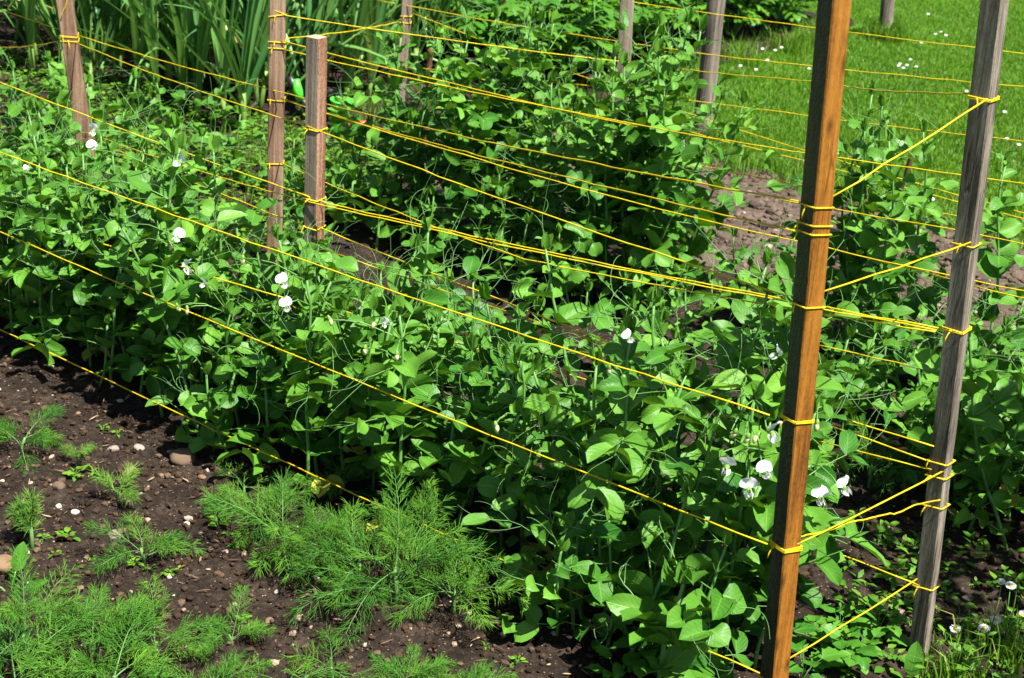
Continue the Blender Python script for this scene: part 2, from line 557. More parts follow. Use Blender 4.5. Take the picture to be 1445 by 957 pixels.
def hv(a):
    return Vector((math.cos(a), math.sin(a), 0))


def tendril(mb, p, d, L, r, rad=0.0007, curly=1.0):
    pts = [p.copy()]
    d = d.normalized()
    ax = rvec(r).normalized()
    n = 9
    a = r.uniform(-0.15, 0.15)
    for i in range(n):
        a += r.uniform(-0.05, 0.12) * curly
        d = (Matrix.Rotation(a, 3, ax) @ d)
        d = (d + Vector((0, 0, 0.02))).normalized()
        pts.append(pts[-1] + d * (L / n))
    mb.tube(pts, [rad * (1 - 0.5 * i / n) for i in range(n + 1)], 3, tint=r.uniform(0.2, 0.9), cap=False)


def pea_plant(r, Ht, ls=1.0, dense=1.0):
    st, fo, te = MB(), MB(), MB()
    n = max(3, int(Ht / 0.042))
    p = Vector((0, 0, -0.015))
    d = Vector((r.uniform(-.25, .25), r.uniform(-.25, .25), 1)).normalized()
    path = [p.copy()]
    dirs = [d.copy()]
    for i in range(n):
        d = (d + Vector((r.uniform(-.2, .2), r.uniform(-.2, .2), 0.22))).normalized()
        p = p + d * (Ht / n)
        path.append(p.copy()); dirs.append(d.copy())
    # kinked a little at every node
    st.tube(path, [0.0036 - 0.0014 * i / n for i in range(n + 1)], 6, tint=0.5)
    az0 = r.uniform(0, 6.28)
    for i in range(1, n + 1):
        t = i / n
        if t < 0.22 and r.random() < 0.45:
            continue
        az = az0 + PI * i + r.uniform(-.6, .6)
        p = path[i]
        top = max(0.0, (t - 0.82) / 0.18)
        s = ls * (0.75 + 0.45 * math.sin(PI * min(1, t * 0.9 + 0.1)) - 0.45 * top) * r.uniform(.85, 1.15)
        out = hv(az)
        side = hv(az + PI / 2)
        up = Vector((0, 0, 1))
        tn = min(.98, max(.02, r.uniform(-.05, 0.75) + .35 * t))
        if t < 0.35 and r.random() < 0.10:
            tn = r.uniform(1.1, 1.6)
        # stipules clasp the stem
        for sg in (-1, 1):
            dv = (side * sg * 0.75 + out * 0.5 + up * (0.45 + 1.0 * top) + rvec(r, .45))
            nn = up * 0.5 + SUN_DIR * 0.4 + out * (-0.3) + rvec(r, .8) - side * sg * (.3 + top * 0.6)
            leaf(fo, p, dv, nn, 0.050 * s * r.uniform(.7, 1.25), 0.036 * s * r.uniform(.8, 1.15), prof_stip, 6, 4, r.uniform(.1, .7), r.uniform(-.4, .9), 0.07, min(tn, 1) + r.uniform(-.12, .12), r)
        # petiole and leaflets
        el = r.uniform(0.15, 0.75) + 0.6 * top
        Lp = 0.085 * s * r.uniform(.75, 1.25)
        pd = (out * math.cos(el) + up * math.sin(el)).normalized()
        pts = [p.copy()]
        q = p.copy()
        for k in range(5):
            pd = (pd + rvec(r, .08) + Vector((0, 0, -0.05))).normalized()
            q = q + pd * (Lp / 5)
            pts.append(q.copy())
        st.tube(pts, [0.0015 - 0.0007 * k / 5 for k in range(6)], 4, tint=0.6, cap=False)
        pairs = [2, 5] if (r.random() < 0.6 * dense and top < .6) else [3]
        for ip in pairs:
            bp = pts[ip]
            for sg in (-1, 1):
                sd = pd.cross(up)
                sd = sd.normalized() if sd.length > 1e-3 else side
                dv = sd * sg * 0.85 + pd * r.uniform(.3, .9) + up * r.uniform(-.45, .55) + rvec(r, .35)
                nn = up * 0.5 + SUN_DIR * 0.6 + rvec(r, .85)
                leaf(fo, bp, dv, nn, 0.047 * s * r.uniform(.6, 1.3), 0.031 * s * r.uniform(.7, 1.25), prof_pea, 6, 4, r.uniform(.05, .8), r.uniform(-.3, 1.0), 0.07, tn + r.uniform(-.12, .12), r)
        # tendrils at the leaf's end
        if t > 0.45:
            q, dd = pts[-1], pd
            L0 = 0.05 * r.uniform(.6, 1.4)
            e = q + dd * L0 * 0.6
            te.tube([q, q + dd * L0 * .3 + rvec(r, .002), e], [0.0008, 0.0007, 0.0006], 3, tint=.5, cap=False)
            for k in range(r.choice([2, 3, 3])):
                tendril(te, e if k else q + dd * L0 * .3, dd + rvec(r, .9), L0 * r.uniform(.8, 1.8), r, 0.0006)
    # folded shoot tip
    for k in range(3):
        leaf(fo, path[-1], Vector((r.uniform(-.35, .35), r.uniform(-.35, .35), 1)), hv(r.uniform(0, 6.28)), 0.034 * ls, 0.016 * ls, prof_pea, 5, 2, 0.7, 0.1, 0.03, 0.8, r)
    if not te.v:
        tendril(te, path[-1], Vector((0.3, 0, 1)), 0.04, r)
    b = len(st.v)
    st.v += te.v; st.t += te.t; st.uv += te.uv
    st.f += [[b + i for i in f] for f in te.f]
    st.mi += [1] * len(te.f)
    zt = sorted(q[2] for q in fo.v)[-40]
    return dict(stem=st.mesh('pea_stem', [M['pea_stem'], M['tendril']]), foliage=fo.mesh('pea_foliage', M['pea']), path=path, zt=zt)


PEAS = {}
for key, hts, ls in (('s', (.16, .20, .24, .28), .95), ('m', (.34, .38, .42, .46, .40, .36), 1.0), ('l', (.50, .54, .58, .62, .52, .56), 1.05), ('x', (.68, .76, .84, .72), 1.15)):
    PEAS[key] = [(pp['zt'], pp) for pp in [pea_plant(random.Random(hash_ + 11), h, ls * .95) for hash_, h in enumerate(hts, start=ord(key) * 10)]]


def pick_pea(h):
    allp = [x for k in PEAS for x in PEAS[k]]
    c = sorted(allp, key=lambda x: abs(x[0] - h))[:3]
    return rnd.choice(c)


pea_list = []
TOY = on_ground(474, 190)


def hides_toy(p):
    a = Vector((TOY.x, TOY.y))
    for dx in (0.0, .08):
        q = Vector((p.x - dx, p.y))
        k = q.dot(a) / a.dot(a)
        if .86 < k < 1.02 and (q - a * k).length < .055:
            return True
    return False




O_BASE = on_ground(1088, 1010)


def hides_stake(p):
    x0 = project(Vector((p.x, p.y, h_mid)))[0]
    return 1010 < x0 < 1190 and p.y < O_BASE.y + .11


h_mid = .2


def place_pea(pos, h, label, group, row, tall=False):
    if row == 1 and hides_stake(pos):
        return None
    hh, pr = pick_pea(h)
    rz = rnd.uniform(0, 6.28)
    s = h / hh
    s = max(.85, min(1.2, s))
    root = bpy.data.objects.new('pea_plant', None)
    root.empty_display_size = 0.05
    COL.objects.link(root)
    root.location = pos
    root.rotation_euler = (rnd.uniform(-.08, .08) * (not tall), rnd.uniform(-.08, .08) * (not tall), rz)
    root.scale = (s, s, s)
    tag(root, label, 'pea plant', group)
    for nm in ('stem', 'foliage'):
        link(nm, pr[nm], parent=root)
    mat = Matrix.LocRotScale(Vector(pos), root.rotation_euler, Vector((s, s, s)))
    pea_list.append(dict(o=root, path=[mat @ q for q in pr['path']], mat=mat, row=row, pos=Vector(pos)))
    return root


def outline(pts, v):
    r = []
    for x, y in pts:
        p = at_v(x, y, v)
        r.append((p.dot(UD), p.z))
    return sorted(r)


def interp(tab, u):
    if u <= tab[0][0]:
        return tab[0][1]
    for (a, za), (b, zb) in zip(tab[:-1], tab[1:]):
        if a <= u <= b:
            return za + (zb - za) * (u - a) / (b - a)
    return tab[-1][1]


OUT1 = outline([(-160, 150), (0, 200), (60, 165), (130, 165), (200, 190), (260, 215), (330, 265), (400, 320), (470, 310), (540, 335), (600, 390), (660, 445), (720, 420), (800, 390),
                (870, 400), (950, 405), (1020, 375), (1080, 360), (1150, 430), (1190, 490), (1230, 570)], 1.95)
OUT2 = outline([(470, 150), (510, 120), (560, 90), (620, 95), (690, 75), (740, 90), (790, 140), (850, 110), (890, 130), (930, 100), (960, 125), (985, 270), (1010, 350), (1060, 378), (1110, 380),
                (1150, 385), (1200, 390), (1240, 395), (1300, 405), (1360, 420), (1420, 430), (1500, 440)], 3.1)
GP1, GP2 = 'pea plants in the front row', 'pea plants in the rear row'
LB1 = 'leafy pea plant without open flowers in the dense front row'
u = 0.80
while u < 3.95:
    for v in (1.905, 1.975, 2.045):
        uu = u + rnd.uniform(-.03, .03)
        vv = v + rnd.uniform(-.025, .025)
        h = interp(OUT1, uu) * rnd.uniform(.60, 1.06) * (0.92 if v < 1.93 else 1.0)
        h = max(.15, min(.72, h))
        p = uv2w(uu, vv)
        p.z = ground_z(p)
        place_pea(p, h, LB1, GP1, 1)
    u += .072
for i in range(8):
    uu, vv = .78 + i * .042 + rnd.uniform(-.03, .03), rnd.uniform(1.73, 1.84)
    p = uv2w(uu, vv); p.z = ground_z(p)
    if 1010 < project(p + Vector((0, 0, .15)))[0] < 1190:
        continue
    place_pea(p, rnd.uniform(.18, .32), 'large leaved pea plant spilling forward past the low string near orange stake', 'pea plants spilling forward at the lower middle', 1)
# low stragglers on the front edge of the front row
for x, y in ((90, 505), (150, 540), (300, 640), (325, 650), (380, 655), (825, 880), (900, 930), (230, 590)):
    p = on_ground(x, y)
    u_, v_ = w2uv(p)
    p = uv2w(u_, min(v_, 1.86)); p.z = ground_z(p)
    place_pea(p, rnd.uniform(.14, .22), 'low straggling pea plant at the front edge of the front row', 'low pea plants along the front edge', 1)
u = 0.35
LB2 = 'pea plant in the rear row on the far side of the dark gap'
while u < 2.98:
    for v, k in ((2.90, .45), (3.03, .78), (3.14, .95), (3.28, .98)):
        uu = u + rnd.uniform(-.045, .045)
        vv = v + rnd.uniform(-.04, .04)
        h = interp(OUT2, uu) * rnd.uniform(.80, 1.06) * k
        if (k < .8 and rnd.random() < .15) or (k > .9 and uu > 1.5 and rnd.random() < .45):
            continue
        h = max(.16, min(.85, h))
        p = uv2w(uu, vv)
        if hides_toy(p):
            continue
        p.z = ground_z(p)
        place_pea(p, h, LB2, GP2, 2)
    u += .095
for x, y, v in ((700, 72, 3.10), (725, 85, 3.04), (745, 100, 3.16), (560, 88, 3.10), (540, 108, 3.02), (600, 100, 3.14), (850, 105, 3.08), (880, 135, 3.0), (928, 92, 3.10), (952, 112, 3.04), (905, 140, 3.14), (660, 90, 3.06),
                (1225, 200, 3.10), (1245, 215, 3.02), (1300, 235, 3.12), (1422, 300, 3.05), (505, 120, 3.08), (840, 200, 2.98), (640, 140, 3.0), (770, 150, 3.08), (868, 120, 3.12), (940, 105, 3.06), (915, 112, 3.04), (855, 150, 3.0), (715, 78, 3.12), (685, 85, 3.02), (580, 95, 3.06), (620, 110, 3.02), (1210, 230, 3.06), (1262, 250, 3.0)):
    p = at_v(x, y, v)
    hh_ = p.z * 1.2
    q = Vector((p.x, p.y, 0)); q.z = ground_z(q)
    if hides_toy(q) or x < 545:
        continue
    place_pea(q, hh_, 'tall pale pea plant rising above the rest of the rear row', 'tall pea plants of the rear row', 2, True)
for i in range(17):
    p = uv2w(rnd.uniform(1.05, 2.95), rnd.uniform(2.22, 2.72)); p.z = ground_z(p)
    place_pea(p, rnd.uniform(.15, .28), 'small pea plant in the dark gap between the two pea rows', 'small pea plants between the rows', 4)
for i in range(34):
    uu, vv = rnd.uniform(.15, 1.15), rnd.uniform(2.52, 2.92)
    p = uv2w(uu, vv); p.z = ground_z(p)
    x, y = project(p)
    lim = at_v(x, 425 + rnd.uniform(0, 110), vv).z
    place_pea(p, max(.2, min(.46, lim)), 'shaded dark pea plant in the rear row behind the grey stake', 'shaded pea plants behind the grey stake', 5)
# small plants between the leeks and the front row, at the left
for i in range(42):
    uu, vv = rnd.uniform(3.05, 4.6), rnd.uniform(2.2, 3.1)
    p = uv2w(uu, vv); p.z = ground_z(p)
    if hides_toy(p):
        continue
    place_pea(p, rnd.uniform(.17, .36), 'small young pea plant between front row and leek bed', 'young pea plants near the leek bed', 3)

# ------------------------------------------------------------------ flowers on pea plants
def flower_mesh(r):
    mb = MB()
    # standard petal (erect, reflexed), local: faces -Y, up +Z
    def heart(t):
        return max(0, math.sin(PI * min(1, t ** .6))) ** .55
    leaf(mb, Vector((0, 0, 0)), Vector((0, .35, 1)), Vector((0, -1, .3)), .021, .027, heart, 6, 6, -.18, -.35, .06, .6, r)
    for sg in (-1, 1):
        leaf(mb, Vector((sg * .001, -.001, .001)), Vector((sg * .30, -1, -.15)), Vector((sg, .2, .5)), .016, .011, prof_ov, 5, 3, .35, .4, .05, .5, r)
    leaf(mb, Vector((0, -.001, -.001)), Vector((0, -1, -.35)), Vector((0, -.3, 1)), .012, .008, prof_ov, 4, 2, .9, -.4, .02, .4, r)
    ca = MB()
    ca.tube([(0, .007, -.004), (0, .003, -.002), (0, -.002, 0), (0, -.006, 0)], [.0018, .004, .0048, .0035], 7, tint=.5)
    for k in range(5):
        a = 2 * PI * k / 5
        leaf(ca, Vector((.004 * math.cos(a), -.002, .004 * math.sin(a))), Vector((math.cos(a) * .4, -1, math.sin(a) * .4)), Vector((math.cos(a), 0, math.sin(a))), .008, .004, prof_lance, 3, 2, .1, .1, 0, .6, r)
    return mb.mesh('pea_petals', M['petal']), ca.mesh('pea_calyx', M['calyx'])


FLOW = [flower_mesh(random.Random(90 + i)) for i in range(5)]
bud_mb = MB()
bud_mb.tube([(0, 0, .004), (0, -.002, -.002), (0, -.003, -.008), (0, -.003, -.014), (0, -.002, -.018)], [.001, .0042, .0052, .0040, .001], 8, tint=.5)
BUD = bud_mb.mesh('pea_bud', M['bud'])


def attach_flower(x, y, v, label, sc=1.0, bud=False, yaw=None):
    p = at_v(x, y, v - .03)
    sc *= .9
    row = 1 if v < 2.3 else (2 if v > 2.6 else 3)
    best, bd = None, 9
    for c in pea_list:
        if c['row'] != row:
            continue
        for q in c['path'][2:]:
            dd = (q - p).length + (0.06 if q.z > p.z else 0)
            if dd < bd:
                bd, best, bq = dd, c, q
    root = best['o']
    inv = best['mat'].inverted()
    s = root.scale[0]
    toc = math.atan2(EYE.y - p.y, EYE.x - p.x) + PI / 2
    yw = toc + (rnd.uniform(-1.3, 1.3) if yaw is None else yaw)
    sc *= .92
    wm = Matrix.LocRotScale(p, Matrix.Rotation(yw, 3, 'Z').to_quaternion() @ Matrix.Rotation(rnd.uniform(-.35, .9), 3, 'X').to_quaternion(), Vector((sc, sc, sc)))
    pe, ca = FLOW[rnd.randrange(5)]
    o = link('flower', BUD if bud else pe, parent=root)
    if bud:
        o.name = 'flower_bud'
    o.matrix_local = inv @ wm
    ca_o = link('calyx', ca, parent=o)
    ca_o.location = (0, 0, 0) if not bud else (0, 0, 0.002)
    if bud:
        ca_o.rotation_euler = (PI / 2, 0, 0)
    # flower stalk from the stem to the calyx
    e = wm @ Vector((0, .007, -.004))
    m = (e + bq) * .5 + Vector((0, 0, .012))
    mb = MB()
    mb.tube([inv @ bq, inv @ (bq * .65 + m * .35), inv @ m, inv @ (m * .4 + e * .6 + Vector((0, 0, .003))), inv @ e], [.0012 / s, .0011 / s, .001 / s, .001 / s, .001 / s], 5, tint=.6)
    link('flower_stalk', mb.mesh('flower_stalk', M['pea_stem']), parent=root)
    if label:
        root['label'] = label
        root['group'] = 'pea plants in white flower'
        for k in list(root.keys()):
            pass
    return best


FL = [
    (132, 185, 1.86, 'flowering pea plant at the far left beside the thin leaning stake', 1.0),
    (131, 209, 1.84, None, 1.0),
    (255, 229, 1.86, 'pea plant with one white flower near the patch of bare soil', 1.15),
    (251, 336, 1.78, 'pea plant carrying three stacked white flowers in the left front row', 1.15),
    (262, 376, 1.77, None, 1.15),
    (288, 400, 1.78, None, .75),
    (399, 400, 1.77, 'pea plant with two white flowers below the short square stake', 1.15),
    (404, 433, 1.76, None, 1.1),
    (543, 457, 1.77, 'pea plant with a single half-open white flower mid front row', .7),
    (886, 478, 1.80, 'pea plant with small white flower on the back of the front row', .9),
    (1097, 500, 1.84, 'pea plant with white flower half hidden behind the orange stake top', .9),
    (1088, 608, 1.78, 'pea plant with large white flower beside the orange stake', 1.3),
    (1026, 658, 1.76, 'pea plant with bluish white flowers left of the orange stake', 1.15),
    (1056, 690, 1.75, None, 1.2),
    (1080, 668, 1.76, None, 1.15),
    (1157, 703, 1.86, 'pea plant with two nodding white flowers right of the orange stake', 1.15),
    (1190, 688, 1.87, None, 1.15),
    (38, 239, 1.84, 'pea plant with small cream flower at the left picture edge', .6),
]
for x, y, v, lb, sc in FL:
    if lb:
        p = at_v(x, y, v)
        hz = p.z + .02
        uu, vv = w2uv(p)
        q = uv2w(uu + rnd.uniform(-.015, .015), max(1.83, vv + .02))
        q.z = ground_z(q)
        place_pea(q, hz, lb, 'pea plants in white flower', 1, True)
for x, y, v, lb, sc in FL:
    attach_flower(x, y, v, lb, sc)
for x, y, v in ((1055, 617, 1.77), (1069, 615, 1.78), (1153, 598, 1.86), (530, 455, 1.79), (465, 450, 1.78), (250, 432, 1.78), (264, 436, 1.78), (515, 492, 1.78), (1037, 610, 1.77),
                (343, 365, 1.80), (240, 345, 1.79), (560, 500, 1.78), (860, 520, 1.80), (880, 535, 1.80), (700, 600, 1.77)):
    attach_flower(x, y, v, None, .85, bud=True)
for c in pea_list:      # plants that carry open blossoms but were found by a second flower keep a true label
    if c['o'].get('label') in (LB1,) and any(ch.name.startswith('flower') and not ch.name.startswith('flower_') for ch in c['o'].children):
        c['o']['label'] = 'pea plant in the front row with one of its white flowers open'
        c['o']['group'] = 'pea plants in white flower'

seen_labels = {}
for c in pea_list:
    if c['o'].get('group') == 'pea plants in white flower':
        opened = any(ch.name.startswith('flower') and not ch.name.startswith('flower_') for ch in c['o'].children)
        if not opened:
            c['o']['label'], c['o']['group'] = LB1, GP1
        elif c['o']['label'] in seen_labels:
            c['o']['label'] = 'pea plant in the front row with one of its white flowers open'
        seen_labels[c['o']['label']] = 1

# ------------------------------------------------------------------ stakes
POST = {}


def square_post(name, label, base_px, top_px, w_px, alpha, mats, sides=(0, 0, 0, 0), top_z=None, group=None, taper=0.0, rough=.00035, seed=1, kind='stake'):
    r = random.Random(seed)
    b = on_ground(*base_px)
    b.z = ground_z(b)
    t = at_y(top_px[0], top_px[1], b.y)
    ax = (t - b).normalized()
    Lh = (t - b).length
    if top_z:
        Lh = (top_z - b.z) / ax.z
    depth = (b + ax * Lh * .5 - EYE).dot(_f)
    s = w_px * depth / F / (abs(math.cos(alpha)) + abs(math.sin(alpha)))
    # face normals: left face turned alpha to the left of the line to the camera
    toc = Vector((EYE.x - b.x, EYE.y - b.y, 0)).normalized()
    nl = Matrix.Rotation(-alpha, 3, 'Z') @ toc            # left face normal
    nr = Matrix.Rotation(PI / 2 - alpha, 3, 'Z') @ toc    # right face normal
    mb = MB()
    nz = 26
    hs = s / 2
    ch = s * .06
    ring = [(-hs + ch, hs), (hs - ch, hs), (hs, hs - ch), (hs, -hs + ch), (hs - ch, -hs), (-hs + ch, -hs), (-hs, -hs + ch), (-hs, hs - ch)]   # (along nr, along nl)
    vs, fs, ms = [], [], []
    z0 = -.12 / ax.z
    for i in range(nz + 1):
        a = z0 + (Lh - z0) * i / nz
        k = 1 - taper * (1 - i / nz)
        for (x, y) in ring:
            q = ax * a + nr * (x * k) + nl * (y * k)
            q += rvec(r, rough)
            vs.append(q)
    for i in range(nz):
        for k in range(8):
            k2 = (k + 1) % 8
            fs.append((i * 8 + k, (i + 1) * 8 + k, (i + 1) * 8 + k2, i * 8 + k2))
            ms.append(sides[{0: 0, 1: 1, 2: 1, 3: 1, 4: 2, 5: 2, 6: 3, 7: 0}[k]])
    mb.add(vs, fs)
    mb.mi = ms
    endm = len(mats)
    mb.add([vs[nz * 8 + k] for k in range(8)], [tuple(range(8))], mi=endm)
    o = link(name, mb.mesh(name, list(mats) + [M['end_grain']], smooth=False), loc=b)
    tag(o, label, kind, group)
    POST[o.name] = o
    return dict(o=o, b=b, ax=ax, L=Lh, s=s, nl=nl, nr=nr, taper=taper)


def post_at(P, ypx):
    lo, hi = 0.0, P['L']
    for _ in range(50):
        m = (lo + hi) / 2
        if project(P['b'] + P['ax'] * m)[1] > ypx:
            lo = m
        else:
            hi = m
    return P['b'] + P['ax'] * lo


R_ = math.radians
PO = square_post('wooden_stake', 'tall square stake with bright orange stained face and dark face coloured as shade', (1088, 1010), (1178, 0), 45, R_(47), (M['shaded_wood'], M['orange_wood']), (0, 1, 1, 0), 1.22, seed=2)
PH = square_post('wooden_stake', 'weathered grey square stake leaning right at the picture\'s right side', (1296, 922), (1404, 0), 37, R_(18), (M['grey_wood'],), (0, 0, 0, 0), 1.25, taper=.16, seed=3)
PC = square_post('wooden_stake', 'short thick square stake with pale sawn top standing in front row', (440, 577), (447, 52), 30, R_(34), (M['pale_wood'], M['red_wood']), (0, 1, 1, 0), None, seed=4)
PB = square_post('wooden_stake', 'brown square stake just behind the short thick stake', (387, 378), (392, 0), 23.5, R_(3), (M['brown_wood'],), (0, 0, 0, 0), 1.15, seed=5)
PA = square_post('wooden_stake', 'thin brown stake leaning left at the upper left', (131, 285), (91, 0), 24, R_(3), (M['brown_wood'],), (0, 0, 0, 0), 1.1, seed=6)
PD = square_post('wooden_stake', 'thin greyish stake leaning right in front of the leeks', (557, 222), (575, 0), 15.5, R_(4), (M['pale_wood'],), (0, 0, 0, 0), 1.05, seed=7)
PE = square_post('wooden_stake', 'greyish brown stake in the rear row in front of the potato plants', (868, 318), (885, 0), 20, R_(3), (M['pale_wood'],), (0, 0, 0, 0), 1.0, seed=8)


def round_post(label, base_px, top_px, w_px, top_z, seed):
    r = random.Random(seed)
    b = on_ground(*base_px)
    b.z = -.02
    t = at_y(top_px[0], top_px[1], b.y)
    ax = (t - b).normalized()
    Lh = top_z / ax.z
    rad = w_px * (b - EYE).dot(_f) / F / 2
    n, m = 16, 22
    e1 = ax.orthogonal().normalized(); e2 = ax.cross(e1)
    vs, fs = [], []
    for i in range(m + 1):
        a = -.15 + (Lh + .15) * i / m
        for k in range(n):
            th = 2 * PI * k / n
            rr = rad * (1 + .05 * mnoise.noise(Vector((math.cos(th) * 1.5, math.sin(th) * 1.5, a * 3 + seed))) + .03 * math.sin(3 * th + seed))
            if i == m:
                rr *= .93
            vs.append(ax * a + (e1 * math.cos(th) + e2 * math.sin(th)) * rr)
    for i in range(m):
        for k in range(n):
            k2 = (k + 1) % n
            fs.append((i * n + k, i * n + k2, (i + 1) * n + k2, (i + 1) * n + k))
    mb = MB()
    mb.add(vs, fs)
    mb.add([vs[m * n + k] for k in range(n)], [tuple(range(n))], mi=1)
    o = link('fence_post', mb.mesh('fence_post', [M['grey_wood'], M['end_grain']]), loc=b)
    tag(o, label, 'post')
    return dict(o=o, b=b, ax=ax, L=Lh, s=rad * 2)


PF = round_post('round grey wooden post at the corner of the lawn by dry soil', (988, 203), (1011, 0), 26, 1.05, 11)
PG = round_post('round wooden post standing alone far out in the lawn', (1249, 48), (1253, 0), 19, 1.0, 12)

# ------------------------------------------------------------------ strings
RAD = 0.00128


def seg_pts(a, b, sag, n, r):
    out = []
    for i in range(n + 1):
        t = i / n
        p = a.lerp(b, t)
        p.z -= sag * 4 * t * (1 - t)
        if 0 < i < n:
            p += rvec(r, .0011)
        out.append(p)
    return out


def loop_pts(P, c, tilt=0.0, n=6, start=0.0):
    hs = P['s'] / 2 + RAD * .8
    nl, nr = P['nl'], P['nr']
    k = .985
    ring = [(hs * k, hs), (hs, hs * k), (hs, -hs * k), (hs * k, -hs), (-hs * k, -hs), (-hs, -hs * k), (-hs, hs * k), (-hs * k, hs)]
    pts = []
    for (x, y) in ring + ring[:1]:
        pts.append(c + nr * x + nl * y + Vector((0, 0, tilt * .45 * (x + y) * -1)))
    return pts


def yarn(label, pts3, loops=(), sag=.0055, group='yellow strings round the pea rows', seed=1, rad=RAD):
    r = random.Random(seed)
    mb = MB()
    path = []
    for a, b in zip(pts3[:-1], pts3[1:]):
        L = (b - a).length
        q = seg_pts(a, b, sag * L, max(4, int(L / .05)), r)
        path += q if not path else q[1:]
    mb.tube(path, rad, 6)
    for P, ypx, tilt, turns in loops:
        c = post_at(P, ypx)
        for k in range(turns):
            mb.tube(loop_pts(P, c + P['ax'] * (k * rad * 2.3), tilt + k * .08), rad, 6)
        # a small knot on the left front edge
        kp = c + (P['nl'] - P['nr'] * .0) * (P['s'] / 2 + rad) + P['nr'] * P['s'] * r.uniform(-.45, .0)
        mb.tube([kp + Vector((-.003, 0, 0)), kp + Vector((0, -.0006, .001)), kp + Vector((.003, 0, -.0005))], [rad * .8, rad * 1.7, rad * .8], 6)
        td = (P['nl'] * .6 + P['nr'] * r.uniform(-.4, .4) + Vector((0, 0, r.uniform(-.9, .1)))).normalized()
        tl = r.uniform(.006, .014)
        mb.tube([kp, kp + td * tl * .4, kp + td * tl * .75 + Vector((0, 0, -.003)), kp + td * tl + Vector((.001, 0, -.008))], [rad * .9, rad * .9, rad * .8, rad * .6], 5)
    loc = path[0].copy()
    o = link('garden_string', mb.mesh('garden_string', M['yarn'], loc=loc), loc=loc)
    tag(o, label, 'string', group)
    return o


def onp(P, x, y, front=.5):
    """point at pixel x,y at the depth of a stake's near or far side"""
    c = post_at(P, y)
    return at_y(x, y, c.y - P['s'] * front)


def far(p, q, d):
    return q + (q - p).normalized() * d


V1F, V1B, V2F, V2B = 1.80, 2.10, 2.62, 3.60


def run_left(P, xy, left_xy, v, ext=.45, front=.2):
    a = onp(P, *xy, front)
    b = at_v(left_xy[0], left_xy[1], v)
    return [a, far(a, b, ext)]


sid = [100]


def Y(label, pts, loops=(), **k):
    sid[0] += 1
    return yarn(label, pts, loops, seed=sid[0], **k)


# front face of the front row
Y('front row string crossing the leaf tops from the middle of the orange stake', run_left(PO, (1086, 586), (0, 210), V1F), [(PO, 592, -.25, 2)])
Y('front row string at half height from the double knot on the orange stake', run_left(PO, (1083, 768), (0, 322), V1F), [(PO, 772, -.2, 3)])
Y('lowest front row string running just above the bare soil and the dill', run_left(PO, (1072, 950), (0, 460), V1F), [(PO, 958, -.2, 1)])
# from the orange stake up to the thin stake at the left
Y('long string from the orange stake past the short stake to the thin leaning stake', [onp(PO, 1126, 284, .3), onp(PB, 400, 131, 1.0), onp(PA, 106, 49, .3)], [(PO, 290, -.2, 1), (PA, 50, .1, 2)])
Y('second long string from the orange stake reaching the brown stake', [onp(PO, 1121, 326, .3), onp(PB, 396, 139, .8)], [(PO, 328, -.2, 1), (PB, 139, .1, 1)])
Y('upper string from mid orange stake up to the short thick stake', [onp(PO, 1112, 418, -.2), onp(PC, 436, 179, .5), onp(PA, 107, 60, .4)], [(PO, 430, -.2, 1), (PC, 181, .02, 1)])
Y('short extra turn of string round the orange stake just above another', [onp(PO, 1143, 313, -.2), onp(PO, 1147, 316, -.2)], [(PO, 316, -.22, 1)], sag=0)
# back of the front row
Y('string from the short thick stake to the upper part of the grey stake', [at_v(-120, 68, V1B), onp(PC, 432, 276, .4), onp(PC, 462, 287, .4), onp(PH, 1324, 463, .3)], [(PC, 279, .05, 1), (PH, 464, -.05, 2)])
Y('twin string just below it meeting the grey stake at the same knot', [onp(PA, 120, 186, .3), onp(PC, 432, 284, .4), onp(PH, 1322, 466, .3)])
Y('string dipping into the leaves from the lower short stake to the grey stake', [onp(PC, 440, 317, .4), onp(PH, 1314, 652, .2)], [(PC, 319, .12, 1), (PH, 650, -.2, 1)])
Y('slack string hanging among leaves from the thin leaning stake to the short stake', [onp(PA, 119, 190, .3), onp(PC, 436, 321, .4)])
Y('hidden middle string behind the front row leaves ending on grey stake', [onp(PC, 440, 346, .4), onp(PH, 1318, 630, .2)])
Y('lower string through the dark gap behind the front row', [onp(PC, 440, 425, .3), onp(PH, 1314, 663, .2)])
Y('lowest back string of the front row tied low on the grey stake', [onp(PC, 440, 476, .3), onp(PH, 1298, 826, .2)], [(PH, 826, -.3, 1)])
# cross strings between the orange and grey stakes
Y('cross string slanting from orange stake to the topmost knot on grey stake', [onp(PO, 1172, 279, .2), onp(PH, 1396, 138, .5)], [(PH, 139, -.05, 2)])
Y('second cross string slanting from the orange stake to the grey stake', [onp(PO, 1160, 412, .1), onp(PH, 1372, 341, .5)], [(PH, 343, -.05, 1)])
Y('third cross string drawn tight from the double knot up to grey stake', [onp(PO, 1125, 768, .3), onp(PH, 1332, 664, .5)], [(PH, 670, -.25, 1)])
pw = [onp(PO, 1126, 757, .2)]
Ho = onp(PH, 1328, 705, .5)
for k, (x, y) in enumerate(((1150, 753), (1172, 748), (1200, 737), (1222, 733), (1246, 727), (1266, 724), (1290, 713), (1308, 709))):
    t = (x - 1126) / 202
    pw.append(at_y(x, y, pw[0].y + (Ho.y - pw[0].y) * t))
Y('wavy slack cross string below the tight one on the grey stake', pw + [Ho], [(PH, 712, -.3, 1)], sag=0)
Y('lowest cross string slanting from foot of orange stake to grey stake', [onp(PO, 1109, 932, .2), onp(PH, 1294, 817, .4)])
# rear row
def rr(a, b, ext=0.5):
    return [a, far(a, b, ext)]


